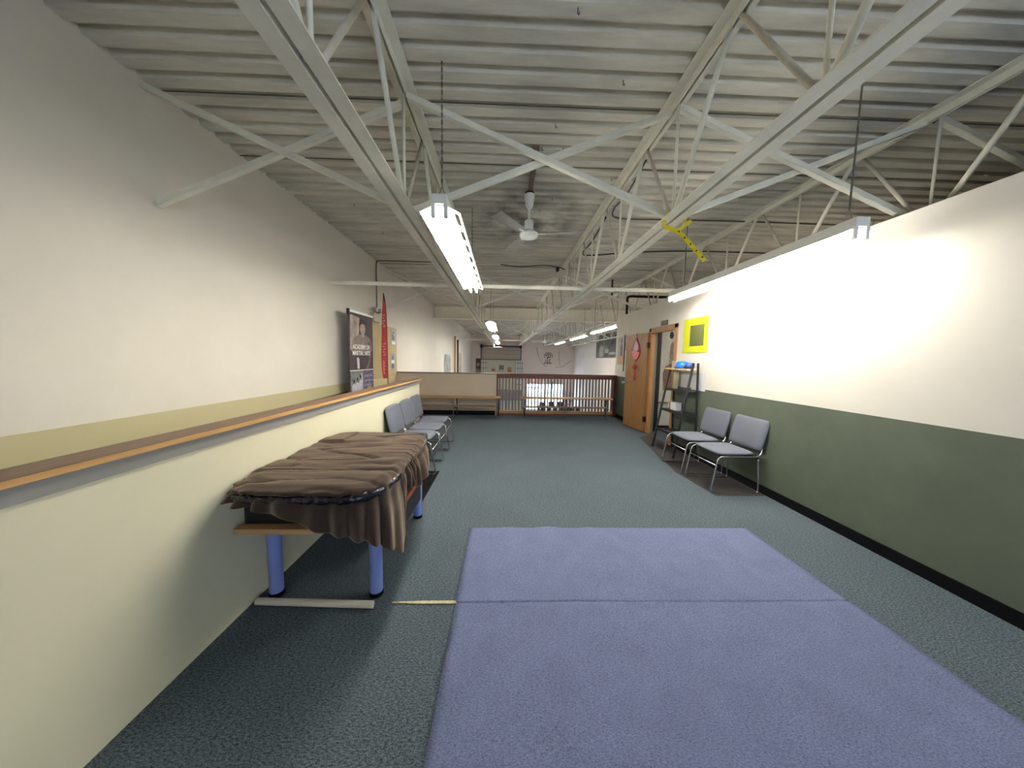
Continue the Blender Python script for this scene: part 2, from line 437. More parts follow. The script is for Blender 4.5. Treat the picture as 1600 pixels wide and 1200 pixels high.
# cream half wall along the stairs
HW0, HW1, HWY = -1.55, -1.455, 5.35
struct(MB().box(HW0, HW1, YB, HWY, 0, 1.00).build('wall_half', M_CREAM))
struct(MB().box(HW0 - .022, HW1 + .025, YB, HWY + .03, 1.06, 1.085).build('trim_3', M_WOODCAP))
struct(MB().box(HW1 + .025, HW1 + .034, YB, HWY + .035, 1.062, 1.083).build('trim_4', M_WOODLT))
struct(MB().box(HW0 - .01, HW1 + .012, YB, HWY + .012, 1.00, 1.06).build('trim_5', mat('grey_trim_paint', (140, 136, 132), .6)))
# lower tan band on the left wall behind it
struct(MB().box(XL, XL + .006, YB, 5.45, 0, .99).build('trim_6', mat('khaki_band_paint', (196, 186, 146), .8)))
struct(MB().box(XL, XL + .006, 5.45, YE - .06, 0, .965).build('trim_6', mat('cream_band_paint', (214, 196, 152), .8)))
# taupe half wall facing us at the mezzanine edge
struct(MB().box(XL, -.175, YE - .06, YE + .06, 0, 1.055).build('wall_edge', M_TAUPE))
struct(MB().box(XL, -.175, YE - .09, YE + .09, 1.055, 1.075).build('trim_7', mat('cap_trim_dark', (104, 88, 72), .6)))
struct(MB().box(XL, -.20, YE - .075, YE - .06, 0, .11).build('baseboard_edge', M_RUBBER))

# ================================================================ RAILING
rl = thing('railing', 'red-brown wooden railing with grey vertical balusters at the mezzanine edge', 'railing', (1.37, YE, 0))
def rb(mb, name, m, bevel=0.0): 
    o = mb.build(name, m, rl, bevel); o.location = (-1.37, -YE, 0); return o
rb(MB().box(-.175, XR, YE - .06, YE + .06, 1.045, 1.078), 'top_rail', M_RAIL, .004)
rb(MB().box(-.14, XR, YE - .03, YE + .03, .955, 1.045), 'upper_rail', M_RAIL, .003)
rb(MB().box(-.14, XR - .06, YE - .035, YE + .035, .045, .115), 'bottom_rail', M_TAN, .003)
rb(MB().box(-.14, XR - .06, YE - .02, YE + .02, 0, .045), 'kickboard', M_RAIL)
rb(MB().box(-.175, -.135, YE - .06, YE + .06, 0, 1.05), 'post', M_RAIL, .003)
rb(MB().box(XR - .07, XR, YE - .06, YE + .06, 0, 1.05), 'post', M_RAIL, .003)
x = -.095
while x < XR - .09:
    rb(MB().box(x - .018, x + .018, YE - .018, YE + .018, .11, .96), 'baluster', M_BALU)
    x += .0835

# ================================================================ STEEL ROOF
JX = (-.77, 1.30, 3.37, 5.40)
def make_joist(x, y0, y1, ph, label, zb=2.555, nm='roof_joist'):
    t = thing(nm, label, 'roof joist', (x, y0, CEIL))
    def bd(mb, name, m, bevel=0):
        o = mb.build(name, m, t, bevel); o.location = (-x, -y0, -CEIL); return o
    zt = CEIL - .002
    mb = MB()
    for s in (-1, 1):      # two angles back to back with a gap
        a, b = (x + s * .010, x + s * .080)
        mb.box(min(a, b), max(a, b), y0, y1, zt - .008, zt)
        a, b = (x + s * .010, x + s * .018)
        mb.box(min(a, b), max(a, b), y0, y1, zt - .062, zt - .008)
    bd(mb, 'top_chord', M_STEEL)
    mb = MB(); ya, yb = y0 + .5, y1 - .45
    for s in (-1, 1):
        a, b = (x + s * .012, x + s * .086)
        mb.box(min(a, b), max(a, b), ya, yb, zb, zb + .008)
        a, b = (x + s * .012, x + s * .020)
        mb.box(min(a, b), max(a, b), ya, yb, zb + .008, zb + .056)
    bd(mb, 'bottom_chord', M_STEEL)
    P = 1.135; yb0 = ph
    while yb0 - P > ya: yb0 -= P
    y = yb0; zz0, zz1 = zb + .03, zt - .03
    while y < yb:
        if y > ya:
            bd(MB().tube([(x, y, zz0), (x, y, zz1)], .0105, 6), 'web_rod', M_STEEL)
            if y - P / 2 > y0: bd(MB().tube([(x, y - .02, zz0), (x, y - P / 2 + .03, zz1)], .0185, 8), 'web_rod', M_STEEL)
            if y + P / 2 < y1: bd(MB().tube([(x, y + .02, zz0), (x, y + P / 2 - .03, zz1)], .0150, 7), 'web_rod', M_STEELD)
        y += P
    # end diagonals up to the beam seat
    bd(MB().tube([(x, yb - .02, zz0), (x, y1 - .06, zz1)], .016, 7), 'web_rod', M_STEEL)
    return t
names = ['left', 'middle', 'right', 'farthest right']
for i, x in enumerate(JX):
    make_joist(x, YB, 12.02, 2.46, ('near open-web steel roof joist left of the large light and ceiling fan', 'near open-web steel roof joist just right of the ceiling fan', 'near open-web steel roof joist above the white partition top', 'near open-web steel roof joist farthest right, over the partitioned room')[i])
for i, x in enumerate(JX):
    make_joist(x, 12.30, YF, 13.2, 'steel roof joist over the lower hall beyond the deep beam, %s' % ('nearest the left wall', 'second from left', 'third from left', 'nearest the right wall')[i])
# deep beam
bmm = MB()
bmm.box(XL, 6.05, 12.15, 12.165, 2.97, 3.40).box(XL, 6.05, 12.05, 12.27, 2.955, 2.972).box(XL, 6.05, 12.05, 12.27, 3.392, 3.408)
tag(bmm.build('steel_beam', mat('beam_paint', (240, 236, 220), .6, var=.05)), 'deep painted steel I-beam crossing the whole hall under the roof deck', 'beam')
# bolted joist seat plates on the beam are part of the beam look
# bridging angle bars
for (yy, zz, lab) in ((4.95, 2.61, 'long horizontal steel bracing bar crossing the room in front of the far ceiling'), (19.4, 2.61, 'thin horizontal bracing bar crossing high in front of the far wall')):
    mb = MB().box(XL, 6.05, yy, yy + .045, zz, zz + .006).box(XL, 6.05, yy + .039, yy + .045, zz - .045, zz)
    tag(mb.build('bracing_bar', M_STEEL), lab, 'bracing bar')
# cross braces
bays = [(-2.69, -.77, 'between left wall and first joist'), (-.77, 1.30, 'between the first and second joists'), (1.30, 3.37, 'between the second and third joists'), (3.37, 5.40, 'between the third and fourth joists')]
for (yy, dist) in ((2.50, 'nearest'), (7.25, 'second'), (15.7, 'third'), (20.3, 'farthest')):
    for (xa, xb, bl) in bays:
        for k in (0, 1):
            y2 = yy + (.03 if k else -.03)
            za, zb_ = (3.40, 2.60) if k == 0 else (2.60, 3.40)
            mb = MB(); L_ = (xa + .02, y2, za); R_ = (xb - .02, y2, zb_)
            mb.beam(L_, R_, .006, .038, up=(0, 0, 1))
            mb.beam((xa + .02, y2 + .02, za - .020), (xb - .02, y2 + .02, zb_ - .020), .038, .006)
            tag(mb.build('cross_brace', M_STEEL), '%s steel cross brace %s, %s' % (dist, 'falling rightward' if k == 0 else 'rising rightward', bl), 'brace')

# ================================================================ LIGHT FIXTURES
def make_fixture(label, loc, tube, length=2.44, hang=.0, group=None):
    t = thing('fluorescent_light', label, 'light fixture', loc, 0, group)
    Lh = length
    mb = MB().box(-.05, .05, 0, Lh, .0, .065)
    mb.build('ballast_housing', M_WHITEE, t, bevel=.004)
    mb = MB(); K = 8; y0_, y1_ = .02, Lh - .02
    def wing(s, xa, xb, ya, yb):      # a piece of the sloping sheet between |x| = xa and xb
        za = -.006 - (xa - .045) * .45; zb = -.006 - (xb - .045) * .45
        mb.add([(s * xa, ya, za), (s * xb, ya, zb), (s * xb, yb, zb), (s * xa, yb, za), (s * xa, ya, za + .002), (s * xb, ya, zb + .002), (s * xb, yb, zb + .002), (s * xa, yb, za + .002)],
               [(0, 1, 2, 3), (7, 6, 5, 4), (0, 4, 5, 1), (1, 5, 6, 2), (2, 6, 7, 3), (3, 7, 4, 0)])
    for s in (-1, 1):
        wing(s, .045, .086, y0_, y1_); wing(s, .120, .138, y0_, y1_)
        if s < 0: wing(s, .086, .120, y0_, y1_); continue
        step = (y1_ - y0_) / K
        for k in range(K + 1):
            yc = y0_ + k * step
            wing(s, .086, .120, max(y0_, yc - .05), min(y1_, yc + .05))
    mb.box(-.045, .045, y0_, y1_, -.008, -.001)
    mb.build('reflector', M_WHITEE, t)
    for s in (-1, 1):
        MB().tube([(s * .042, .06, -.055), (s * .042, Lh - .06, -.055)], .018, 10).build('tube_lamp', tube, t)
        for y in (.0, Lh - .035):
            MB().box(s * .042 - .014, s * .042 + .014, y, y + .035, -.085, .0).build('lamp_holder', M_WHITEE, t, bevel=.004)
    for y in (.10, Lh - .30):
        cb = MB(); z = .065; k = 0; top = CEIL - loc[2]
        cb.tube([(-.04, y, .06), (0, y, .16)], .003, 5).tube([(.04, y, .06), (0, y, .16)], .003, 5)
        z = .16
        while z < top:
            cb.box(-.006, .006, y - .0025, y + .0025, z, min(z + .028, top)) if k % 2 else cb.box(-.0025, .0025, y - .006, y + .006, z, min(z + .028, top))
            z += .024; k += 1
        cb.build('hanging_chain', M_COND, t)
    return t
left_lab = ['large lit twin-tube fluorescent light hanging nearest the viewer, left of the ceiling fan',
            'lit fluorescent light just beyond and below the deep beam, second in the left row',
            'small lit fluorescent light third in the left row', 'smallest lit fluorescent light at the far end of the left row']
for lab, y in zip(left_lab, (2.17, 8.1, 12.7, 17.2)):
    make_fixture(lab, (-.45 if y < 5 else -.36, y, 2.49 if y < 5 else 2.42), M_TUBE)
right_lab = ['lit fluorescent light hanging nearest the viewer on the right, in front of the white partition',
             'lit fluorescent light just past the end of the partition, above the black and white picture',
             'cool white fluorescent light third in the right row', 'small lit fluorescent light at the far end of the right row']
for lab, (x, y), tb in zip(right_lab, ((2.48, 2.15), (3.02, 8.15), (3.12, 11.9), (3.15, 16.3)), (M_TUBE, M_TUBE, M_TUBEC, M_TUBE)):
    make_fixture(lab, (x, y, 2.42), tb)

make_fixture('unseen fluorescent light added to brighten the partitioned room behind the doorway', (5.1, 4.2, 2.42), M_TUBE, length=1.4)  # lamp out of view, put in to brighten the scroll through the doorway
# ================================================================ FANS
def make_fan(label, x, y, zm, blade_ang, rod_top=CEIL, r=.62, m=M_WHITEE):
    t = thing('ceiling_fan', label, 'ceiling fan', (x, y, zm))
    top = rod_top - zm
    MB().lathe([(.0, -.042), (.07, -.040), (.100, -.030), (.112, -.008), (.106, .012), (.07, .028), (.05, .055)], seg=32).build('motor', m, t)
    MB().lathe([(.050, .05), (.053, .06), (.053, .15), (.045, .16)], seg=20).build('motor_cap', m, t)
    MB().lathe([(.011, .155), (.011, max(.3, top - .20))], seg=12).build('downrod', m, t)
    MB().lathe([(.022, top - .24), (.045, top - .20), (.060, top - .10), (.062, top - .08), (.055, top - .075)], seg=24).build('canopy', m, t)
    MB().lathe([(.056, top - .075), (.058, top - .055), (.03, top - .05), (.02, top - .01), (.01, top)], seg=16).build('mount', M_BLACK, t)
    for k in range(3):
        a = blade_ang + k * 2 * PI / 3
        ca, sa = math.cos(a), math.sin(a)
        vs = []; N = 8
        for zo in (.0, .004):
            for i in range(N + 1):
                f_ = i / N; rr = .16 + (r - .16) * f_; wd = .045 + .030 * f_
                for s in (-1, 1):
                    tw = s * .012
                    vs.append((ca * rr - sa * s * wd, sa * rr + ca * s * wd, .004 + tw + zo))
        fs = []
        for l in (0, 1):
            o = l * (N + 1) * 2
            for i in range(N): fs.append((o + 2 * i, o + 2 * i + 1, o + 2 * i + 3, o + 2 * i + 2))
        o = (N + 1) * 2
        for i in range(N):
            fs.append((2 * i, 2 * i + 2, 2 * i + 2 + o, 2 * i + o)); fs.append((2 * i + 1, 2 * i + 3, 2 * i + 3 + o, 2 * i + 1 + o))
        fs.append((0, 1, 1 + o, o)); fs.append((2 * N, 2 * N + 1, 2 * N + 1 + o, 2 * N + o))
        bl = MB().add(vs, fs).build('blade', mat('dusty_fan_blade', (168, 164, 158), .5, var=.08), t)
        MB().beam((ca * .08, sa * .08, .0), (ca * .20, sa * .20, .004), .03, .006).build('blade_arm', m, bl)
    return t
make_fan('white three-blade ceiling fan on a downrod in the middle of the near roof bay', .275, 3.78, 2.93, math.radians(-8), rod_top=CEIL)
make_fan('small white ceiling fan far off, in front of the roll-up door', -.62, 19.0, 2.15, .4, m=M_WHITEE)
make_fan('small white ceiling fan far off, between the right joists above the tree emblem', 2.05, 15.5, 2.30, .9)
# brown wooden mounting strip the near fan hangs from
tag(MB().box(.255, .305, 3.05, 3.86, CEIL - .05, CEIL - .002).build('mounting_strip', mat('brown_dusty_wood', (128, 104, 94), .8, var=.1)), 'narrow brown mounting strip on the roof deck above the near ceiling fan', 'mounting strip')

# ceiling hooks left in the deck
hook_pts = [((903, 12), 1), ((974, 125), 2), ((868, 193), 3), ((847, 230), 4), ((880, 231), 5), ((955, 277), 6), ((863, 308), 7), ((843, 327), 8), ((553, 318), 9), ((598, 362), 10)]
RT = R.transposed()
def px_z(x, y, z):
    r = RT @ Vector(((x - 800) / 480.0, -(y - 600) / 480.0, -1.0)); k = (z - EYE) / r.z
    return r.x * k, r.y * k
hook_words = ('nearest the top edge of the picture', 'high up near the second joist', 'between hanging chain and right joist', 'left of the pair above the fan', 'right of the pair above the fan', 'closest to the second joist', 'just right of the fan canopy', 'just right of the fan downrod', 'farthest left above the wall', 'second from the left wall')
for (p, k) in hook_pts:
    hx, hy = px_z(p[0], p[1], CEIL)
    mb = MB().tube([(hx, hy, CEIL), (hx, hy, CEIL - .03), (hx + .008, hy, CEIL - .036), (hx + .010, hy, CEIL - .022)], .003, 5)
    tag(mb.build('ceiling_hook', M_BLACK), 'tiny black screw hook in the roof deck, ' + hook_words[k - 1], 'hook', 'screw hooks in the roof deck')

# ================================================================ CABLES, CONDUITS, PIPES
def smooth(pts, n=8):
    P = [Vector(p) for p in pts]; P = [P[0]] + P + [P[-1]]; out = []
    for i in range(1, len(P) - 2):
        for k in range(n):
            t_ = k / n; a, b, c, d = P[i - 1], P[i], P[i + 1], P[i + 2]
            out.append(.5 * ((2 * b) + (c - a) * t_ + (2 * a - 5 * b + 4 * c - d) * t_ ** 2 + (3 * b - a - 3 * c + d) * t_ ** 3))
    out.append(P[-2]); return out
tag(MB().tube(smooth([(-2.685, 6.66, 2.345), (-2.685, 6.66, 3.30), (-2.66, 6.66, 3.41), (-2.58, 6.66, 3.44), (-1.6, 6.66, 3.44), (-.85, 6.66, 3.44)]), .012, 6).build('conduit', M_COND), 'thin conduit climbing the left wall from the emergency light to the ceiling', 'conduit')
tag(MB().tube(smooth([(-.1, 6.7, 3.44), (.3, 6.75, 3.425), (.8, 6.7, 3.445), (1.15, 6.75, 3.43), (1.28, 6.8, 3.40)]), .011, 6).build('cable', M_CABLE), 'dark cable strung across the ceiling beyond the fan, between the two middle joists', 'cable')
tag(MB().lathe([(.02, -.05), (.035, -.03), (.035, .03), (.02, .05)], (1.12, 6.72, 3.38), 10).build('junction_box', M_BLACK), 'small dark box on the ceiling cable beside the second joist', 'junction box')
tag(MB().tube(smooth([(1.345, 3.10, 3.39), (1.36, 3.6, 3.33), (1.36, 4.0, 3.36), (1.55, 4.40, 3.43), (2.2, 4.42, 3.435), (3.3, 4.40, 3.435), (5.0, 4.42, 3.435)]), .010, 6).build('cable', M_CABLE), 'black cable leaving the second joist to the right, nearer one', 'cable')
tag(MB().tube(smooth([(1.355, 4.3, 3.39), (1.37, 5.0, 3.33), (1.38, 5.6, 3.36), (1.6, 5.95, 3.43), (2.3, 5.75, 3.435), (3.3, 5.6, 3.435), (5.0, 5.6, 3.435)]), .012, 6).build('cable', M_BLACK), 'black cable leaving the second joist to the right, farther one', 'cable')
tag(MB().tube(smooth([(2.97, 7.50, 2.571), (2.97, 7.50, 2.90), (2.98, 7.50, 2.98), (3.06, 7.50, 3.01), (3.30, 7.50, 3.01), (4.6, 7.50, 3.01)], 6), .030, 12).build('gas_pipe', M_BLACKP), 'thick black pipe rising from the partition top and turning right', 'pipe')
tag(MB().tube([(2.62, 7.6, 3.42), (2.62, 7.6, 2.98)], .018, 8).build('drop_rod', M_BLACKP), 'short black rod hanging from the roof just left of the black pipe', 'rod')
for (x0, col, lab) in ((-2.62, M_TAN, 'tall tan pipe standing against the left wall of the lower hall'), (-2.58, M_BLACK, 'tall dark pole beside the tan pipe on the left wall of the lower hall')):
    yy = 16.7 if col == M_TAN else 17.4
    tag(MB().tube([(x0, yy, -3.0), (x0, yy, 2.45 if col == M_BLACK else 2.6)], .05, 10).build('wall_pipe', col), lab, 'pipe')
# yellow strap round the bottom chord of the second joist
yt = MB()
px = [(1.242, 2.47, 2.512), (1.285, 2.44, 2.482), (1.33, 2.42, 2.455), (1.374, 2.40, 2.40), (1.423, 2.38, 2.335), (1.50, 2.34, 2.22)]
yt.sweep(smooth(px, 4), [(-.018, -.002), (.018, -.002), (.018, .002), (-.018, .002)], up=(0, -1, .2))
yt.sweep(smooth([(1.335, 2.43, 2.468), (1.37, 2.42, 2.50), (1.42, 2.41, 2.535)], 4), [(-.013, -.002), (.013, -.002), (.013, .002), (-.013, .002)], up=(0, -1, .2))
yt.sweep(smooth([(1.235, 2.46, 2.51), (1.24, 2.46, 2.57), (1.30, 2.46, 2.62), (1.37, 2.45, 2.59), (1.39, 2.44, 2.54)], 4), [(-.015, -.002), (.015, -.002), (.015, .002), (-.015, .002)], up=(0, -1, .2))
ys = tag(yt.build('yellow_strap', M_YTAPE), 'yellow measuring tape strip tied round the bottom chord of the second joist', 'tape')
mb = MB()
for k in range(5):
    a = Vector(px[2]).lerp(Vector(px[5]), k / 4.5); mb.box(a.x - .005, a.x + .005, a.y - .010, a.y - .004, a.z - .005, a.z + .005)
mb.build('tape_marks', M_BLACK, ys)

# ================================================================ FLOOR ITEMS
def big_mat():
    mb = MB(); x0, x1, y0, y1 = -.262, 2.15, -2.2, 2.53; nx = 60; vs = []; fs = []
    ys_ = [y0 + (1.66 - y0) * k / 90 for k in range(90)] + [1.66 + .12 * k / 40 for k in range(40)] + [1.78 + (y1 - 1.78) * k / 60 for k in range(61)]
    ny = len(ys_) - 1
    for j in range(ny + 1):
        for i in range(nx + 1):
            x = x0 + (x1 - x0) * i / nx; y = ys_[j]
            z = .011 + .0025 * noise.noise(Vector((x * 2, y * 2, 0)))
            z += -.0075 * math.exp(-((y - 1.722 - .004 * math.sin(x * 3)) / .007) ** 2)
            if y > 2.45: z += .010 * max(0, math.sin(x * 17 + 1)) * math.exp(-((x - .45) / .45) ** 2) * (y - 2.45) / .08
            vs.append((x, y, z))
    for j in range(ny):
        for i in range(nx):
            a = j * (nx + 1) + i; fs.append((a, a + 1, a + nx + 2, a + nx + 1))
    mb.add(vs, fs, True)
    o = mb.build('floor_mat', M_MATC)
    md = o.modifiers.new('thickness', 'SOLIDIFY'); md.thickness = .008; md.offset = -1
    return tag(o, 'large pale blue-grey felt mat on the dark carpet, creased across', 'floor mat')
big_mat()
# frayed carpet seam strip + wooden pole
mb = MB(); vs = []
n = 60; 
for i in range(n + 1):
    f_ = i / n; x = -.64 + f_ * .385
    hw = .002 + .008 * min(1, f_ * 2.2) + .002 * noise.noise(Vector((x * 60, 0, 0)))
    vs += [(x, 1.728 - hw, .002), (x, 1.728 + hw, .002), (x, 1.728 + hw, .007), (x, 1.728 - hw, .007)]
fs = []
for i in range(n):
    for k in range(4):
        a = 4 * i + k; b = 4 * i + (k + 1) % 4; fs.append((a, b, b + 4, a + 4))
mb.add(vs, fs)
tag(mb.build('carpet_seam_strip', M_FRAY), 'frayed pale yellow strip in the carpet between the wooden pole and the blue-grey mat', 'carpet strip')
tag(MB().tube([(-1.42, 1.722, .021), (-.735, 1.694, .021)], .0195, 16).build('wooden_pole', M_POLE, bevel=.003), 'pale round wooden pole lying on the carpet by the near table leg', 'pole')
tag(MB().box(-1.44, -.80, 2.95, 3.87, .0, .0025).build('rubber_mat', M_RUBBER), 'flat black rubber mat on the carpet beneath the nearest grey chair', 'floor mat')
tag(MB().add([(2.35, 3.2, .004), (2.91, 3.2, .004), (2.91, 5.9, .004), (2.62, 5.7, .004), (2.30, 3.9, .004)] + [(2.35, 3.2, .0), (2.91, 3.2, .0), (2.91, 5.9, .0), (2.62, 5.7, .0), (2.30, 3.9, .0)], [(0, 1, 2, 3, 4), (9, 8, 7, 6, 5)] + [(i, i + 5, (i + 1) % 5 + 5, (i + 1) % 5) for i in range(5)]).build('dark_floor_patch', mat('brown_grey_patch', (66, 60, 58), .9, var=.15, scale=12)), 'dark brown-grey patch on the floor under the black ladder shelf', 'floor runner')  # thin flat sheet that makes the floor darker around the ladder shelf

# ================================================================ TABLE + BLANKET
tt = thing('games_table', 'black games table on blue-grey round legs under the brown blanket', 'table', (-1.05, 2.2, 0))
def tb(mb, name, m, bevel=0, par=None):
    o = mb.build(name, m, par or tt, bevel)
    o.location = (1.05, -2.2, 0) if par is None else (0, 0, 0); return o
tb(MB().box(-1.42, -.70, 1.66, 2.86, .47, .755), 'table_body', M_TABLEB, .02)
tb(MB().box(-1.36, -.715, 2.12, 2.66, .20, .47), 'lower_cabinet', M_TABLEB, .01)
tb(MB().box(-.715, -.700, 1.90, 2.66, .385, .425), 'trim_strip', M_REDTRIM, .003)
tb(MB().box(-1.42, -1.0, 1.60, 1.66, .50, .53), 'front_strip', M_TAN, .003)
for (x, y) in ((-.76, 1.80), (-.762, 2.72), (-1.36, 1.80), (-1.36, 2.72)):
    lg = tb(MB().lathe([(.036, .02), (.0375, .03), (.0375, .46), (.037, .47)], (x, y, 0), 28), 'leg', M_BLUELEG)
    tb(MB().lathe([(.038, .0), (.041, .004), (.040, .024), (.037, .028)], (x, y, 0), 24), 'foot', M_RUBBER, par=lg)
def outline(a):
    # rounded rectangle outline of the table top, angle a (0 = +X)
    cx, cy, hx, hy = -1.045, 2.13, .405, .60
    c, s_ = math.cos(a), math.sin(a); n_ = 5.5
    r = 1.0 / ((abs(c) / hx) ** n_ + (abs(s_) / hy) ** n_) ** (1 / n_)
    return cx, cy, r * c, r * s_
def interp(t_, pts):
    for (a, v), (b, w_) in zip(pts, pts[1:]):
        if a <= t_ <= b: return v + (w_ - v) * (t_ - a) / (b - a)
    return pts[-1][1]
def blanket():
    NA, NR, NS = 420, 60, 26; vs = []; fs = []
    hem = [(-180, .66), (-140, .68), (-112, .70), (-95, .66), (-82, .60), (-70, .535), (-62, .50), (-56, .47), (-51, .42), (-45, .36), (-39, .29), (-35, .28), (-30, .36), (-24, .50), (-16, .565), (4, .555), (15, .50), (41, .515), (56, .53), (75, .58), (180, .66)]
    TOP = .785
    for ir in range(NR + 1):
        rr = (ir / NR)
        for ia in range(NA):
            a = 2 * PI * ia / NA; cx, cy, ox, oy = outline(a)
            x = max(-1.44, cx + ox * rr); y = cy + oy * rr
            z = TOP
            wv = noise.noise(Vector((x * 1.6, y * 9, 1.3))) * .012 + noise.noise(Vector((x * 4, y * 17, 4.3))) * .006
            wv -= .016 * max(0, 1 - abs(noise.noise(Vector((x * 1.3 + y * .8, y * 5.5, 7.7)))) * 9) + .010 * max(0, 1 - abs(noise.noise(Vector((x * 2.6 - y, y * 9, 2.7)))) * 8) * rr
            z += wv - .020 * max(0, rr - .93) / .07
            if y > 2.4 and x < -1.25: z += .01
            vs.append((x, y, z))
    for js in range(1, NS + 1):
        f_ = js / NS
        for ia in range(NA):
            a = 2 * PI * ia / NA; cx, cy, ox, oy = outline(a)
            deg = math.degrees(a); deg = deg - 360 if deg > 180 else deg
            h = interp(deg, hem)
            ln = math.hypot(ox, oy); nx_, ny_ = ox / ln, oy / ln
            per = ln * a
            pl = math.sin(a * 38 + 2.6 * math.sin(a * 6)) * .6 + noise.noise(Vector((math.cos(a) * 6, math.sin(a) * 6, f_ * .8))) * .9
            amp = .006 + .030 * f_
            gather = -.022 * math.exp(-((f_ - .22) / .14) ** 2)     # drawn in under the cord
            off = .012 + .015 * f_ + pl * amp + gather
            if -52 < deg < -30: off += .030 * f_
            if -26 < deg < 8: off -= .012 * f_
            z = TOP - .02 - (TOP - .02 - h - .02 * noise.noise(Vector((a * 7, 3, 1)))) * f_
            x = cx + ox + nx_ * off; y = cy + oy + ny_ * off
            if x < -1.440: x = -1.440
            vs.append((x, y, z))
    R_ = NR + NS
    for i in range(R_):
        for ia in range(NA):
            a = i * NA + ia; b = i * NA + (ia + 1) % NA
            fs.append((a, b, b + NA, a + NA))
    o = MB().add(vs, fs, True).build('blanket', M_BLANKET)
    md = o.modifiers.new('thickness', 'SOLIDIFY'); md.thickness = .006; md.offset = 1
    return tag(o, 'wrinkled brown fleece blanket draped over the games table, tied round its edge', 'blanket')
bk = blanket()
# shiny plastic sheet peeking out under the blanket's cord, and the cord
vs = []; fs = []; NA = 120
for j, (dz, do) in enumerate(((.752, .018), (.738, .034), (.722, .030), (.708, .020))):
    for i in range(NA + 1):
        a = math.radians(-150 + 118 * i / NA); cx, cy, ox, oy = outline(a); ln = math.hypot(ox, oy)
        o_ = do - .006 + .016 * noise.noise(Vector((a * 26, j * 2.7, 0)))
        vs.append((max(-1.44, cx + ox + ox / ln * o_), cy + oy + oy / ln * o_, dz + .008 * noise.noise(Vector((a * 9, j, 3)))))
for j in range(3):
    for i in range(NA):
        a = j * (NA + 1) + i; fs.append((a, a + 1, a + NA + 2, a + NA + 1))
pl = MB().add(vs, fs, True).build('plastic_sheet', M_PLASTIC)
md = pl.modifiers.new('thickness', 'SOLIDIFY'); md.thickness = .002
tag(pl, 'shiny dark blue plastic sheet gathered round the edge of the blanket-covered table', 'plastic sheet')
# ================================================================ CHAIRS
def make_chair(label, loc, rz):
    # local frame: faces +X, width along Y, origin on the floor at its centre
    t = thing('stacking_chair', label, 'chair', loc, rz, 'grey sled-base chairs')
    def padded(x0, x1, hy, z0, z1, crown, m, nm, tilt=0, back=False):
        mb = MB(); N, K = 16, 16; vs = []; fs = []
        for side in (0, 1):
            for j in range(K + 1):
                for i in range(N + 1):
                    u = -1 + 2 * i / N; v = -1 + 2 * j / K
                    # rounded-square map
                    uu = u * math.sqrt(max(0, 1 - v ** 4 * .16)); vv = v * math.sqrt(max(0, 1 - u ** 4 * .16))
                    edge = max(abs(u), abs(v)); rnd = max(0, 1 - ((edge - .8) / .2) ** 2) if edge > .8 else 1
                    X = (x0 + x1) / 2 + uu * (x1 - x0) / 2; Y = vv * hy
                    th = (z1 - z0) / 2
                    zc = (z0 + z1) / 2
                    Z = zc + (th * (.25 + .75 * rnd) + crown * (1 - u * u) * (1 - v * v)) * (1 if side else -1)
                    vs.append((X, Y, Z))
        W = N + 1; T = W * (K + 1)
        for j in range(K):
            for i in range(N):
                a = j * W + i; fs.append((a, a + W, a + W + 1, a + 1)); fs.append((a + T, a + T + 1, a + T + W + 1, a + T + W))
        for i in range(N):
            fs.append((i, i + 1, i + 1 + T, i + T)); b = K * W + i; fs.append((b, b + T, b + T + 1, b + 1))
        for j in range(K):
            a = j * W; fs.append((a, a + T, a + W + T, a + W)); a = j * W + N; fs.append((a, a + W, a + W + T, a + T))
        mb.add(vs, fs, True)
        if back:
            out = []
            for (X, Y, Z) in mb.v:    # stand it up: X -> height, Z -> thickness, curved round the sitter
                h = X; xx = -.235 - (h - .45) * .22 + Z - .25 * (Y * Y)* -1.0
                out.append((xx - .0, Y, h))
            mb.v = out
        return mb.build(nm, m, t)
    seat = padded(-.20, .235, .225, .425, .465, .012, M_GREYF, 'seat')
    MB().box(-.17, .20, -.19, .19, .405, .428).build('seat_pan', M_SEATBOT, seat, bevel=.01)
    padded(.470, .835, .250, -.024, .024, .010, M_GREYF, 'backrest', back=True)
    for s in (-1, 1):
        y = s * .238
        pts = smooth([(-.335, s * .16, .74), (-.295, s * .18, .56), (-.262, s * .215, .48), (-.215, y, .43), (-.12, y, .418), (.17, y, .418), (.225, y, .405), (.25, y, .36), (.275, y, .20), (.30, y, .05), (.285, y, .014), (.22, y, .010), (-.16, y, .010), (-.225, y, .016), (-.235, y, .06), (-.225, y, .22), (-.21, y, .40)], 5)
        MB().tube(pts, .0095, 8).build('side_frame', M_CHROME, t)
    MB().tube([(.262, -.232, .32), (.262, .232, .32)], .008, 8).build('front_rung', M_CHROME, t)
    o = padded(.485, .825, .225, -.046, -.020, .002, M_SEATBOT, 'back_shell', back=True)
    return t
c0 = make_chair('grey stacking chair partly hidden by the blanket, nearest along the cream half wall', (-1.125, 3.97, 0), 0)
dup(c0, (-1.125, 4.49, 0), 0, 'grey stacking chair, middle of three in the row along the cream half wall')
dup(c0, (-1.145, 5.02, 0), 0, 'grey stacking chair, farthest of three in the row along the cream half wall')
dup(c0, (2.63, 4.06, 0), PI, 'grey stacking chair beside the black ladder shelf on the right')
dup(c0, (2.63, 3.49, 0), PI, 'grey stacking chair on the right, nearer than the one beside the ladder shelf')

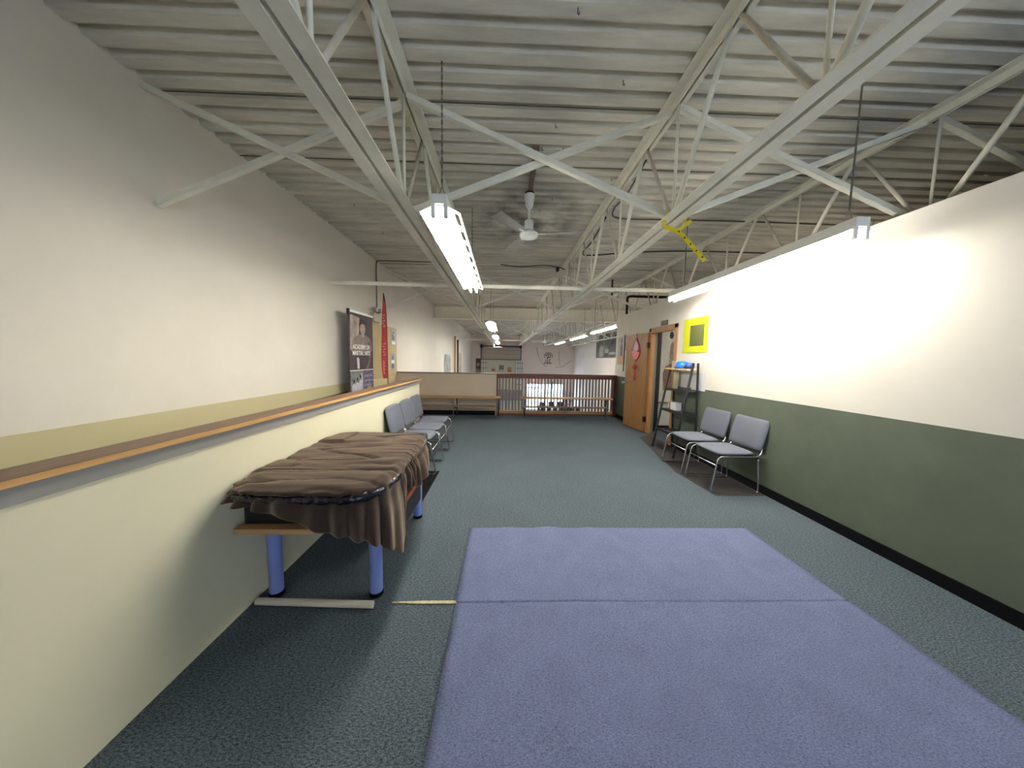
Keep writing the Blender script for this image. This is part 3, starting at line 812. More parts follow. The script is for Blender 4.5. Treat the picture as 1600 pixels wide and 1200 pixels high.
# ================================================================ BENCHES
def make_bench(label, x0, x1, y, legs):
    t = thing('bench', label, 'bench', ((x0 + x1) / 2, y, 0)); cx = (x0 + x1) / 2
    def b_(mb, name, m, bevel=.003):
        o = mb.build(name, m, t, bevel); o.location = (-cx, -y, 0); return o
    b_(MB().box(x0, x1, y - .14, y + .14, .475, .505), 'seat', M_TAN)
    b_(MB().box(x0 + .12, x1 - .12, y - .04, y + .10, .245, .275), 'lower_shelf', mat('brown_shelf', (140, 112, 88), .6, var=.1))
    for lx in legs:
        b_(MB().tube([(lx - .02, y - .11, .475), (lx - .02, y - .12, .0)], .011, 8), 'leg', M_COND, 0)
        b_(MB().tube([(lx + .03, y + .11, .475), (lx + .03, y + .12, .0)], .014, 8), 'leg', M_BLACK, 0)
        b_(MB().box(lx - .03, lx + .04, y - .12, y + .12, .225, .245), 'crossbar', M_BLACK)
    for lx in legs[1:2]:
        b_(MB().tube([(lx + .04, y, .30), (lx + .20, y, .47)], .006, 6), 'brace', M_COND, 0)
        b_(MB().tube([(lx - .04, y, .30), (lx - .20, y, .47)], .006, 6), 'brace', M_COND, 0)
    return t
make_bench('long tan wooden bench with a lower shelf standing against the taupe half wall', -2.35, -.06, 7.60, (-2.2, -1.19, -.14))
make_bench('long tan wooden bench with a lower shelf standing in front of the railing balusters', .42, 2.72, 7.60, (.52, 1.56, 2.60))

# ================================================================ LEFT WALL THINGS
# plywood notice board
bd_ = tag(plate(MB(), FL, 5.95, 7.82, .98, 2.15, .001, .014).build('notice_board', M_BOARD), 'large bare tan plywood board on the left wall behind the red feather flag', 'board')
for (u0, u1, v0, v1, lab) in ((7.45, 7.74, 1.72, 2.10, 'upper glossy grey poster at the right edge of the tan board'), (7.40, 7.66, 1.13, 1.53, 'lower narrow grey and white poster at the right edge of the tan board')):
    p_ = tag(plate(MB(), FL, u0, u1, v0, v1, .015, .020).build('poster', mat('poster_grey', (158, 160, 166), .35)), lab, 'poster')
    mb = MB()
    if v0 > 1.6:
        for k in range(7): slab(mb, FL, ell(random.uniform(u0 + .06, u1 - .05), random.uniform(v0 + .14, v1 - .04), .035, .03, 9), .020, .0215)
    else:
        slab(mb, FL, ell((u0 + u1) / 2, v1 - .10, .04, .06, 12), .020, .0215)
        slab(mb, FL, ell((u0 + u1) / 2, v0 + .10, .08, .07, 14), .020, .0215)
    mb.build('printed_figures', mat('poster_dark_ink', (84, 88, 96), .5), p_)
    mb = MB(); plate(mb, FL, u0 + .03, u1 - .03, v0 + (.03 if v0 > 1.6 else .16), v0 + (.10 if v0 > 1.6 else .24), .0203, .0212)
    mb.build('printed_panel', M_WHITE, p_)
# banner standing behind the half wall
FB0 = frame((-2.47, 5.00, 0), (0.03, .9995, 0), (.9995, -.03, 0))
def FB(u, v, n=0.0): return FB0(u * .965, 2.156 - (2.2 - v) * .75, n)
bn = thing('roll_up_banner', 'tall dark roll-up banner reading ACADEMY OF MARTIAL ARTS, behind the half wall', 'banner', tuple(FB0(.42, 0, 0)))
BO = FB0(.42, 0, 0)
def bb(mb, name, m):
    o = mb.build(name, m, bn); o.location = -BO; return o
BW = .86; B0, B1 = .12, 2.16
bb(plate(MB(), FB0, 0, .83, B0, B1, 0, .004), 'banner_panel', M_BANNER)
bb(plate(MB(), FB0, -.01, .84, B1, B1 + .035, -.012, .016), 'top_bar', M_WHITEE)
bb(plate(MB(), FB0, -.02, .02, B1 - .05, B1 + .045, -.015, .02), 'end_cap', M_BLACK)
bb(plate(MB(), FB0, 0, .83, 0.0, B0, -.08, .08), 'base', M_BLACK)
bb(slab(MB(), FB, [(.03, 1.40), (.10, 1.36), (.20, 1.55), (.32, 1.62), (.36, 2.12), (.10, 2.16), (.05, 2.14)], .004, .0048), 'printed_background', M_BANNERLT)
bb(slab(MB(), FB, [(.14, 1.34), (.14, 1.62), (.20, 1.70), (.38, 1.76), (.56, 1.76), (.72, 1.70), (.80, 1.60), (.82, 1.40), (.70, 1.34)], .0048, .0056), 'printed_jacket', M_GIP)
bb(slab(MB(), FB, ell(.47, 1.90, .10, .14, 20), .0056, .0062), 'printed_face', M_SKINP)
mb = slab(MB(), FB, [(.42, 1.70), (.52, 1.70), (.53, 1.82), (.41, 1.82)], .0056, .0061); bb(mb, 'printed_neck', M_SKINP)
mb = slab(MB(), FB, [(.36, 1.90), (.34, 1.98), (.36, 2.07), (.44, 2.12), (.52, 2.11), (.58, 2.05), (.59, 1.95), (.57, 1.90), (.55, 1.98), (.48, 2.01), (.40, 1.98)], .0062, .0068)
for (u, v) in ((.43, 1.925), (.51, 1.925)): slab(mb, FB, ell(u, v, .018, .007, 10), .0062, .0068)
slab(mb, FB, ell(.47, 1.835, .03, .006, 10), .0062, .0068)
bb(mb, 'printed_hair', M_HAIRP)
bb(slab(MB(), FB, [(.43, 1.74), (.47, 1.40), (.51, 1.74), (.49, 1.60), (.47, 1.56), (.45, 1.60)], .0062, .0068), 'printed_collar', mat('printed_collar_tone', (166, 150, 138), .6))
bb(slab(MB(), FB, [(.66, 1.48), (.76, 1.50), (.76, 1.62), (.66, 1.60)], .0062, .0068), 'printed_emblem', mat('printed_pink', (140, 84, 98), .6, rgb2=(60, 50, 80), scale=30))
bb(slab(MB(), FB, [(.26, .98), (.33, .98), (.32, 1.20), (.29, 1.24), (.24, 1.22)], .0062, .0068), 'printed_belt', M_PAPER)
bb(slab(MB(), FB, [(.56, .97), (.66, .97), (.74, 1.12), (.76, 1.28), (.70, 1.28), (.66, 1.12)], .0062, .0068), 'printed_hand', mat('printed_dim_tone', (118, 96, 90), .6))
for body, v in (('ACADEMY OF', 1.425), ('MARTIAL ARTS', 1.285)):
    o = text_mesh('banner_lettering', body, .14, FB, BW / 2 - .01, v, .0070, M_WHITE, bn, .001, 'CENTER', sx=.69)
    o.location = -BO
bb(plate(MB(), FB, .0, BW, .935, .955, .0048, .0056), 'white_band', M_WHITE)
bb(plate(MB(), FB, .02, .47, .30, .93, .0048, .0056), 'group_photo', M_PHOTO)
bb(plate(MB(), FB, .485, .84, .30, .93, .0048, .0056), 'crowd_photo', M_PHOTOD)
mb = MB()
for (u, v, s) in ((.13, .60, .7), (.24, .62, .8), (.36, .66, .95)):
    slab(mb, FB, [(u - .06, v - .28), (u + .06, v - .28), (u + .07, v), (u + .02, v + .07 * s), (u - .03, v + .07 * s), (u - .07, v)], .0057, .0062)
slab(mb, FB, [(.40, .66), (.44, .66), (.42, .86), (.39, .86)], .0057, .0062)
bb(mb, 'printed_white_figures', mat('printed_white_cloth', (196, 196, 206), .6, var=.1, scale=20))
for (u, v) in ((.13, .71), (.24, .75), (.35, .80)): bb(slab(MB(), FB, ell(u, v, .028, .038, 10), .0062, .0067), 'printed_head', M_HAIRP)
mb = MB()
for k in range(14): slab(mb, FB, ell(.51 + (k % 5) * .07 + .01 * (k % 2), .80 - (k // 5) * .11, .020, .026, 8), .0057, .0062)
bb(mb, 'printed_crowd', mat('printed_violet_grey', (168, 162, 188), .6))
bb(slab(MB(), FB, [(.60, .42), (.72, .40), (.80, .44), (.78, .52), (.68, .56), (.60, .50)], .0062, .0067), 'printed_trophy', M_GOLDP)

# red feather flag
fx, fy = -2.31, 6.05
fl = thing('feather_flag', 'tall narrow red feather flag with white lettering standing behind the half wall', 'flag', (fx, fy, 0))
FG = frame((fx, fy, 0), (.80, .60, 0), (.60, -.80, 0))
GO = Vector((fx, fy, 0))
pole = [(0.055, 0), (.055, .9), (.052, 1.6), (.045, 2.15), (.03, 2.45), (.008, 2.60), (-.008, 2.66)]
o = MB().tube(smooth([FG(u, v, 0) for u, v in pole], 5), .008, 7).build('pole', M_BLACK, fl); o.location = -GO
o = MB().lathe([(.03, .0), (.16, .0), (.16, .012), (.03, .03), (.02, .06)], tuple(FG(.055, 0, 0)), 20).build('base', M_BLACK, fl); o.location = -GO
vs = []; fs = []; NV, NU = 60, 8
for j in range(NV + 1):
    f_ = j / NV; v = 1.03 + 1.53 * f_
    uR = interp(v, [(0, .055), (.9, .055), (1.6, .052), (2.15, .045), (2.45, .03), (2.60, .008)])
    uL = interp(v, [(1.0, -.02), (1.03, -.035), (1.2, -.055), (1.45, -.062), (1.9, -.045), (2.3, -.03), (2.60, -.012)])
    for i in range(NU + 1):
        g = i / NU; u = uL + (uR - uL) * g
        vs.append(FG(u, v, .012 * math.sin(g * 4 + v * 2.5) * (1 - g)))
for j in range(NV):
    for i in range(NU):
        a = j * (NU + 1) + i; fs.append((a, a + 1, a + NU + 2, a + NU + 1))
o = MB().add(vs, fs, True).build('flag_cloth', M_RED, fl); o.location = -GO
md = o.modifiers.new('thickness', 'SOLIDIFY'); md.thickness = .003
o = slab(MB(), FG, [(-.012, 2.50), (.022, 2.50), (.006, 2.60), (-.010, 2.655)], -.006, .010).build('flag_tip', M_BLACK, fl); o.location = -GO
mb = MB()
random.seed(3)
for (v0, v1, n_, wd) in ((2.02, 2.28, 5, .024), (1.48, 1.74, 5, .034), (1.12, 1.38, 8, .012)):
    for k in range(n_):   # strokes of the weathered lettering running up the flag
        v = v0 + (v1 - v0) * k / n_
        slab(mb, FG, [(-.03, v), (-.03 + wd, v + .006), (-.03 + wd, v + .016), (-.03, v + .010)], .0155, .0165)
        if k % 2 == 0: slab(mb, FG, [(-.03 + wd, v), (-.03 + wd + .010, v), (-.03 + wd + .010, v + .035), (-.03 + wd, v + .035)], .0155, .0165)
        else: slab(mb, FG, [(-.032, v - .005), (-.024, v - .005), (-.018, v + .03), (-.026, v + .03)], .0155, .0165)
o = mb.build('flag_lettering', mat('faded_white_ink', (222, 176, 172), .7), fl); o.location = -GO

# emergency light
el = thing('emergency_light', 'cream emergency light box with two lamp heads on the left wall above the banner', 'emergency light', (-2.69, 6.54, 2.25))
MB().box(0, .075, -.20, .19, -.085, .085).build('battery_box', mat('beige_box', (196, 184, 160), .5), el, bevel=.008)
for s in (-1, 1):
    h = MB().tube([(.05, s * .11, .10), (.05, s * .11, .14)], .012, 8).build('lamp_bracket', M_BLACK, el)
    MB().tube([(.02, s * .11, .16), (.10, s * .11, .155)], .045, 14).build('lamp_head', mat('lamp_head_grey', (170, 168, 160), .3), el)
    MB().tube([(.10, s * .11, .155), (.106, s * .11, .155)], .04, 14).build('lamp_lens', mat('clear_lens', (228, 228, 220), .15, coat=.5), el)
MB().tube([(.03, .19, .0), (.03, .24, .0)], .035, 12).build('plug', M_BLACK, el)
# handrail on the left wall behind the half wall
hr = MB().tube(smooth([(-2.60, 2.9, .80), (-2.60, 4.9, .835), (-2.60, 5.15, .86)], 4), .022, 10)
hro = hr.build('handrail', mat('dark_handrail', (62, 44, 36), .5))
for y in (3.1, 4.9): MB().tube([(-2.60, y, .81), (-2.70, y, .78)], .010, 8).build('bracket', M_BLACK, hro)
tag(hro, 'short dark handrail on the left wall behind the cream half wall', 'handrail')

# ================================================================ PARTITION THINGS
def wp(name, F, u0, u1, v0, v1, th, m, lab, cat):
    return tag(plate(MB(), F, u0, u1, v0, v1, .001, th).build(name, m), lab, cat)
# poster at the far end of the partition
p_ = wp('poster', FR, -7.86, -7.40, 1.36, 2.05, .008, mat('lilac_grey_poster', (178, 170, 174), .5, var=.05), 'tall poster with a grey figure and orange band, left of the open door', 'poster')
plate(MB(), FR, -7.84, -7.42, 1.40, 1.56, .008, .0095).build('orange_band', mat('pale_orange_print', (214, 172, 124), .6), p_)
mb = slab(MB(), FR, [(-7.66, 1.58), (-7.54, 1.58), (-7.54, 1.82), (-7.60, 1.90), (-7.66, 1.80)], .008, .0095); slab(mb, FR, ell(-7.61, 1.95, .05, .06, 12), .008, .0095)
mb.build('printed_figure', mat('printed_grey_figure', (112, 104, 112), .6), p_)
tag(MB().tube([FR(-7.37, 1.20, .03), FR(-7.38, 2.08, .022)], .010, 8).build('black_staff', M_BLACK), 'thin black staff leaning upright on the partition between the poster and the door', 'staff')
wp('orange_sign', FR, -7.36, -7.20, 1.70, 1.90, .006, mat('orange_card', (214, 122, 78), .6), 'small orange sheet on the partition just left of the open door', 'sign')
# plaque above door
pq = wp('plaque', FR, -5.70, -5.49, 2.115, 2.20, .02, mat('dark_bronze_plaque', (92, 82, 60), .4, var=.1, scale=20), 'small dark plaque on the wall above the door frame', 'plaque')
plate(MB(), FR, -5.68, -5.51, 2.165, 2.190, .020, .022).build('plaque_band', mat('plaque_gold', (122, 108, 80), .4), pq)  # lighter gold strip across the upper part of the plaque
# yellow poster
yp = wp('yellow_poster', FR, -4.98, -4.38, 1.60, 2.13, .006, M_YELLOW, 'bright yellow poster on the partition to the right of the doorway', 'poster')
plate(MB(), FR, -4.80, -4.46, 1.70, 2.02, .006, .0075).build('printed_panel', mat('poster_dark_panel', (92, 96, 50), .6), yp)
wp('paper_sheet', FR, -5.03, -4.72, 1.045, 1.30, .005, M_PAPER, 'printed white paper sheet on the partition behind the ladder shelf', 'paper')
wp('paper_sheet', FR, -4.68, -4.36, 1.03, 1.29, .005, M_PAPER, 'white paper sheet on the partition behind the near upright of the ladder shelf', 'paper')
# hanging scroll inside the room
FI = frame((0, 6.345, 0), (1, 0, 0), (0, -1, 0))
sc = thing('wall_scroll', 'tall hanging scroll with a robed figure seen inside the doorway', 'scroll', (3.55, 6.345, 1.3))
SO = Vector((3.55, 6.345, 1.3))
def sb(mb, n_, m):
    o = mb.build(n_, m, sc); o.location = -SO; return o
sb(plate(MB(), FI, 3.225, 3.86, .60, 2.22, .004, .010), 'scroll_paper', mat('pale_scroll_paper', (196, 196, 182), .8, var=.06, scale=20))
sb(MB().tube([FI(3.21, .60, .012), FI(3.88, .60, .012)], .012, 8), 'scroll_rod', M_TAN)
sb(slab(MB(), FI, ell(3.475, 2.00, .042, .075, 18), .010, .0115), 'printed_head', M_HAIRP)
sb(slab(MB(), FI, [(3.42, 1.10), (3.60, 1.10), (3.58, 1.50), (3.56, 1.80), (3.50, 1.88), (3.46, 1.80), (3.45, 1.50)], .010, .0112), 'printed_robe', mat('printed_robe_brown', (120, 104, 92), .7, rgb2=(168, 156, 140), scale=9))
sb(slab(MB(), FI, [(3.36, .85), (3.62, .85), (3.60, 1.30), (3.50, 1.42), (3.38, 1.36), (3.33, 1.20)], .0112, .0120), 'printed_flowers', mat('printed_flowers_red', (150, 110, 92), .7, rgb2=(92, 78, 74), scale=34))
sb(slab(MB(), FI, [(3.575, 1.10), (3.595, 1.10), (3.60, 1.60), (3.57, 1.86), (3.56, 1.80), (3.585, 1.60)], .0120, .0128), 'printed_branch', M_BLACK)
# red charm on the door leaf (in door's frame: local -Y side faces the room)
dm = Matrix.Translation(hinge) @ Matrix.Rotation(dang, 4, 'Z')
side = 1 if (dm.to_3x3() @ Vector((0, 1, 0))).x < 0 else -1
def FD(u, v, n=0.0):
    return dm @ Vector((.36 + (u - .36) * 1.55, side * (.023 + n), v + .09))
ch = thing('red_door_charm', 'red and pink hanging paper charm with a tassel on the open wooden door', 'door decoration', tuple(FD(.36, 1.52, 0)))
CO = FD(.36, 1.52, 0)
def cb_(mb, n_, m):
    o = mb.build(n_, m, ch); o.location = -CO; return o
cb_(slab(MB(), FD, [(.36, 1.86), (.42, 1.74), (.455, 1.60), (.43, 1.46), (.36, 1.36), (.29, 1.44), (.265, 1.56), (.30, 1.72)], .0, .012), 'charm_back', mat('dark_red_card', (150, 34, 40), .5))
cb_(slab(MB(), FD, [(.36, 1.80), (.40, 1.70), (.42, 1.62), (.36, 1.56), (.30, 1.60), (.31, 1.70)], .012, .022), 'charm_top', mat('pink_white_print', (226, 176, 180), .6, rgb2=(190, 170, 190), scale=40))
cb_(slab(MB(), FD, [(.43, 1.60), (.44, 1.54), (.40, 1.43), (.36, 1.39), (.31, 1.44), (.28, 1.54), (.33, 1.57)], .012, .024), 'charm_bottom', mat('coral_print', (226, 96, 104), .6, rgb2=(236, 170, 160), scale=36))
cb_(MB().tube([FD(.36, 1.86, .006), FD(.36, 1.96, .004)], .004, 6), 'hanging_loop', M_REDTRIM)
cb_(MB().lathe([(.0, -.05), (.03, -.035), (.042, 0), (.03, .035), (.0, .05)], tuple(FD(.36, 1.24, .03)), 14), 'bead', M_RED)
cb_(MB().tube([FD(.36, 1.36, .02), FD(.36, 1.19, .03)], .006, 6), 'cord', M_RED)
cb_(MB().tube([FD(.36, 1.20, .02), FD(.36, 1.14, .02), FD(.36, .96, .015)], .012, 8), 'tassel', M_RED)

# ladder shelf
ls = thing('ladder_shelf', 'black metal ladder shelf with a pale wood top, standing by the doorway', 'shelf', (2.72, 4.77, 0))
LO = Vector((2.72, 4.77, 0))
def lb(mb, n_, m, bv=0.0):
    o = mb.build(n_, m, ls, bv); o.location = -LO; return o
for y in (4.45, 5.08):
    lb(MB().beam((2.565, y, 0), (2.79, y, 1.34 if y > 5 else 1.44), .022, .030, up=(0, 1, 0)), 'front_upright', M_BLACK)
    lb(MB().beam((2.90, y, 0), (2.86, y, 1.34 if y > 5 else 1.44), .022, .022, up=(0, 1, 0)), 'rear_upright', M_BLACK)
lb(MB().box(2.72, 2.91, 4.50, 5.12, 1.325, 1.352), 'top_board', mat('pale_pine', (222, 190, 132), .5), .006)
for z, x0 in ((1.0, 2.73), (.66, 2.675), (.32, 2.62)):
    lb(MB().box(x0, 2.90, 4.46, 5.07, z, z + .014), 'shelf_board', M_BLACK, .003)
    lb(MB().box(x0 - .006, x0, 4.46, 5.07, z - .012, z + .026), 'shelf_lip', M_BLACK)
# things on the shelf
g = thing('blue_head_guard', 'bright blue padded head guard lying on the pale top board of the ladder shelf', 'head guard', (2.81, 4.76, 1.353))
MB().lathe([(.095, .0), (.105, .02), (.10, .06), (.075, .095), (.035, .112), (.0, .115)], seg=24).build('shell', M_BLUE, g)
MB().lathe([(.106, .0), (.112, .008), (.112, .022), (.104, .028)], seg=24).build('rim', M_BLUED, g)
g2 = thing('dull_blue_pad', 'dull blue padded glove beside the bright blue head guard on the ladder shelf', 'glove', (2.80, 4.555, 1.353))
MB().lathe([(.04, .0), (.062, .02), (.066, .05), (.05, .085), (.0, .095)], seg=20).build('glove_body', M_BLUED, g2)
MB().tube([(-.03, .05, .03), (-.02, .085, .055)], .02, 10).build('thumb', M_BLUED, g2)
tag(MB().box(3.14, 3.215, 6.22, 6.34, 0, 2.05).build('dark_board', M_BLACK, bevel=.004), 'narrow dark board standing upright inside the doorway beside the scroll', 'board')
tag(MB().box(2.77, 2.86, 4.88, 5.0, 1.352, 1.47).build('beige_box', mat('beige_carton', (190, 178, 154), .7), bevel=.004), 'small beige carton on the far end of the ladder shelf top', 'box')
tag(MB().tube([(2.835, 4.97, 1.014), (2.845, 4.975, 1.318)], .040, 18).build('rolled_mat', mat('cream_roll', (210, 200, 164), .7)), 'cream rolled sheet standing upright on the upper black shelf', 'roll')
tag(MB().box(2.76, 2.86, 4.80, 4.95, .674, .80).build('paper_stack', M_PAPER, bevel=.004), 'stack of white papers on the middle black shelf', 'paper stack')
mb = MB().tube(smooth([(2.78, 5.02, .69), (2.79, 5.03, .79), (2.83, 5.02, .79), (2.84, 5.0, .69)], 5), .014, 8)
tag(mb.build('headphones_band', mat('cream_band', (196, 186, 166), .5)), 'cream curved band standing at the far end of the middle black shelf', 'band')

# ================================================================ LOWER HALL
bp = thing('wall_mural', 'big black and white photo mural high on the right wall of the lower hall', 'picture', (6.05, 17.2, 1.6))
BPO = Vector((6.05, 17.2, 1.6))
def pb(mb, n_, m):
    o = mb.build(n_, m, bp); o.location = -BPO; return o
pb(plate(MB(), FH, -20.0, -14.6, 1.60, 3.02, .001, .03), 'mural_panel', mat('mural_grey', (136, 134, 126), .6, rgb2=(92, 90, 86), scale=1.2, var=.2))
mb = slab(MB(), FH, [(-18.4, 1.66), (-15, 1.66), (-15, 2.9), (-16.6, 2.9), (-17.3, 2.4), (-18.0, 2.0)], .03, .034)
pb(mb, 'dark_figures', mat('mural_black', (26, 26, 28), .6, rgb2=(112, 110, 108), scale=2.2))
mb = slab(MB(), FH, [(-19.3, 1.66), (-18.6, 1.66), (-18.5, 2.25), (-18.9, 2.4), (-19.3, 2.2)], .034, .038)
slab(mb, FH, ell(-17.9, 2.0, .35, .14, 12), .034, .038); slab(mb, FH, ell(-17.0, 1.85, .6, .08, 12), .034, .038)
pb(mb, 'light_figures', mat('mural_light', (168, 166, 158), .6))
wp('wall_poster', FH, -16.7, -15.6, 3.08, 3.44, .02, mat('dim_poster', (118, 110, 104), .6, rgb2=(170, 160, 150), scale=5), 'small dim poster above the photo mural on the hall right wall', 'poster')
# roll-up door
rd = bpy.data.objects.new('door_2', None); C.objects.link(rd); rd['kind'] = 'structure'; rd.location = (-.23, YF, 0)
RO = Vector((-.23, YF, 0))
def rdb(mb, n_, m):
    o = mb.build(n_, m, rd); o.location = -RO; return o
mb = MB()
for k in range(16): plate(mb, FF, -1.90, 1.44, -3 + k * .335, -3 + k * .335 + .325, .01, .05)
rdb(mb, 'door_panel', mat('roll_door_paint', (196, 186, 172), .6))
rdb(MB().tube([FF(-1.98, 2.47, .14), FF(1.52, 2.47, .14)], .07, 12), 'torsion_tube', mat('dark_purple_steel', (86, 72, 76), .6))
rdb(MB().tube([FF(-1.98, 2.47, .14), FF(-1.80, 2.47, .14)], .14, 14).tube([FF(1.34, 2.47, .14), FF(1.52, 2.47, .14)], .14, 14), 'drum', M_BLACK)
for u in (-1.95, 1.44): rdb(plate(MB(), FF, u, u + .07, -3.0, 2.46, .02, .10), 'door_track', mat('track_grey', (98, 90, 88), .6))
rdb(plate(MB(), FF, -1.9, 1.44, 1.33, 1.39, .05, .09), 'door_seal', mat('seal_grey', (120, 110, 104), .7))
# white padded wall mats leaning in front of the door
for k in range(4):
    u0 = -1.42 + k * .60
    wp('wall_mat', frame((0, YF - .12, 0), (1, 0, 0), (0, -1, 0)), u0, u0 + .585, -1.20, 1.30, .05, mat('white_vinyl', (214, 212, 196), .5, var=.02), 'tall white wall mat hung on the roll-up door, %s of four' % ('leftmost', 'second from left', 'third from left', 'rightmost')[k], 'wall mat')
FM = frame((0, YF - .175, 0), (1, 0, 0), (0, -1, 0))
for k, (u, v0, v1, hw, m) in enumerate(((-.87, .35, .65, .16, mat('pinkish_sign', (196, 160, 140), .6)), (-.18, .35, .88, .20, mat('grey_green_sign', (136, 134, 118), .6)), (.51, .32, .72, .17, mat('orange_brown_sign', (198, 154, 112), .6)))):
    s_ = wp('small_sign', FM, u - hw, u + hw, v0, v1, .01, m, ('small pinkish sign on the white wall mats, left of three', 'grey-green sign with white marks on the white wall mats, middle of three', 'orange-brown sign on the white wall mats, right of three')[k], 'sign')
    plate(MB(), FM, u - hw + .03, u + hw - .03, v0 + .04, v0 + .12, .01, .012).build('sign_band', M_WHITE if k == 1 else M_REDTRIM, s_)
for (u0, u1, v0, v1, nu, nv, lab) in ((-1.92, -1.44, -1.2, 1.30, 2, 5, 'white panel with a black wire grid left of the white wall mats'), (1.05, 1.66, -1.2, 1.30, 3, 5, 'white panel with a black wire grid right of the white wall mats')):
    g_ = wp('grid_panel', frame((0, YF - .12, 0), (1, 0, 0), (0, -1, 0)), u0, u1, v0, v1, .04, M_WHITE, lab, 'grid panel')
    mb = MB(); F2 = frame((0, YF - .16, 0), (1, 0, 0), (0, -1, 0))
    for i in range(1, nu + 1): plate(mb, F2, u0 + (u1 - u0) * i / (nu + .4) - .014, u0 + (u1 - u0) * i / (nu + .4) + .014, v0, v1, .0, .02)
    for j in range(1, nv + 1): plate(mb, F2, u0, u1, v0 + (v1 - v0) * j / (nv + .5) - .014, v0 + (v1 - v0) * j / (nv + .5) + .014, .0, .02)
    mb.build('wire_grid', M_BLACK, g_)
# dark poster left of the roll-up door
dp = wp('dark_poster', FF, -2.38, -1.98, .20, 1.42, .02, mat('dark_brown_poster', (86, 74, 68), .6, var=.1), 'narrow dark poster with a pale round emblem left of the roll-up door', 'poster')
slab(MB(), FF, ell(-2.18, .90, .13, .15, 18), .02, .024).build('pale_emblem', mat('pale_emblem_print', (176, 164, 150), .6), dp)
slab(MB(), FF, [(-2.36, .25), (-2.30, .62), (-2.22, .25), (-2.18, .60), (-2.12, .25), (-2.04, .62), (-2.0, .25)], .02, .024).build('pale_marks', mat('pale_emblem_print', (176, 164, 150), .6), dp)
# left wall posters deep in the hall
for (y0, y1, v1, m, lab) in ((14.0, 15.6, 1.60, mat('silver_poster', (128, 132, 130), .5, rgb2=(196, 196, 188), scale=2), 'grey arched poster on the left wall of the lower hall, nearer one'), (18.3, 19.6, 1.75, mat('rose_poster', (170, 150, 136), .5, rgb2=(200, 182, 158), scale=3), 'pinkish narrow poster on the left wall of the lower hall, farther one')):
    mb = slab(MB(), FL, [(y0, -.6), (y1, -.6), (y1, v1 - .18), (y1 - .25, v1), (y0 + .25, v1), (y0, v1 - .18)], .001, .02)
    o = tag(mb.build('hall_poster', m), lab, 'poster')
    slab(MB(), FL, [(y0 + .4, .2), (y1 - .3, .2), (y1 - .4, .9), (y0 + .6, .95)], .02, .024).build('printed_figure', M_BANNERLT, o)
# tree-like emblem on the far wall
em = thing('wall_emblem', 'round black tree-like emblem with reddish base painted on the far wall', 'emblem', tuple(FF(3.80, 1.6, 0)))
EO = FF(3.80, 1.6, 0)
mb = MB(); random.seed(11)
def stroke(mb, u, v, a, ln, wd):
    c_, s_ = math.cos(a), math.sin(a)
    slab(mb, FF, [(u - c_ * ln - s_ * wd, v - s_ * ln + c_ * wd), (u + c_ * ln - s_ * wd, v + s_ * ln + c_ * wd), (u + c_ * ln + s_ * wd, v + s_ * ln - c_ * wd), (u - c_ * ln + s_ * wd, v - s_ * ln - c_ * wd)], .004, .012)
for k in range(12):
    a = -.35 + (PI + .7) * k / 11; stroke(mb, 3.85 + .34 * math.cos(a), 1.74 + .27 * math.sin(a), a + PI / 2, .055, .026)
for k in range(7):
    a = .1 + (PI - .2) * k / 6; stroke(mb, 3.85 + .20 * math.cos(a), 1.74 + .15 * math.sin(a), -.8, .065, .024)
stroke(mb, 3.84, 1.76, -.7, .07, .03)
slab(mb, FF, [(3.70, 1.60), (3.80, 1.64), (4.02, 1.70), (4.04, 1.63), (3.82, 1.56), (3.74, 1.52)], .004, .012)
o = mb.build('crown_marks', mat('emblem_black', (54, 44, 40), .7), em); o.location = -EO
mb = MB()
for pts in ([(3.76, 1.56), (3.82, 1.56), (3.80, 1.30), (3.86, 1.10), (3.68, 1.10), (3.75, 1.30)], [(4.02, 1.54), (4.08, 1.50), (3.96, 1.32), (4.02, 1.16), (4.16, 1.14), (3.92, 1.10), (3.90, 1.34)], [(3.62, 1.50), (3.68, 1.40), (3.64, 1.16), (3.46, 1.14), (3.50, 1.20), (3.60, 1.22)]):
    slab(mb, FF, pts, .004, .010)
o = mb.build('trunk_marks', mat('emblem_brown', (140, 120, 112), .7), em); o.location = -EO
mb = slab(MB(), FF, [(3.44, 1.10), (4.18, 1.12), (4.16, 1.06), (3.46, 1.05)], .004, .010); slab(mb, FF, [(3.76, 1.12), (3.86, 1.12), (3.84, 1.26), (3.78, 1.26)], .010, .013)
o = mb.build('red_base', mat('emblem_red', (176, 120, 114), .7), em); o.location = -EO
# ropes hanging near the far wall
for (x0, lab, pts) in ((2.35, 'thin rope swagged from the right joist down past the tree emblem, left one', [(2.35, 22, 2.3), (2.5, 22.6, 1.9), (2.9, 24, 1.3), (3.4, 25.8, .95), (3.7, 26.49, .85)]), (4.6, 'thin rope hanging on the far wall to the right of the tree emblem', [(4.50, 25, 2.15), (4.60, 25.5, 1.7), (4.75, 26, 1.1), (4.9, 26.49, .9)]), (5.6, 'thin rope drooping along the far wall towards its right corner', [(4.5, 26.482, .75), (5.0, 26.482, .82), (5.5, 26.482, 1.1), (5.8, 26.482, 1.4)])):
    tag(MB().tube(smooth(pts, 6), .016, 6).build('rope', mat('rope_brown', (128, 112, 100), .8)), lab, 'rope')
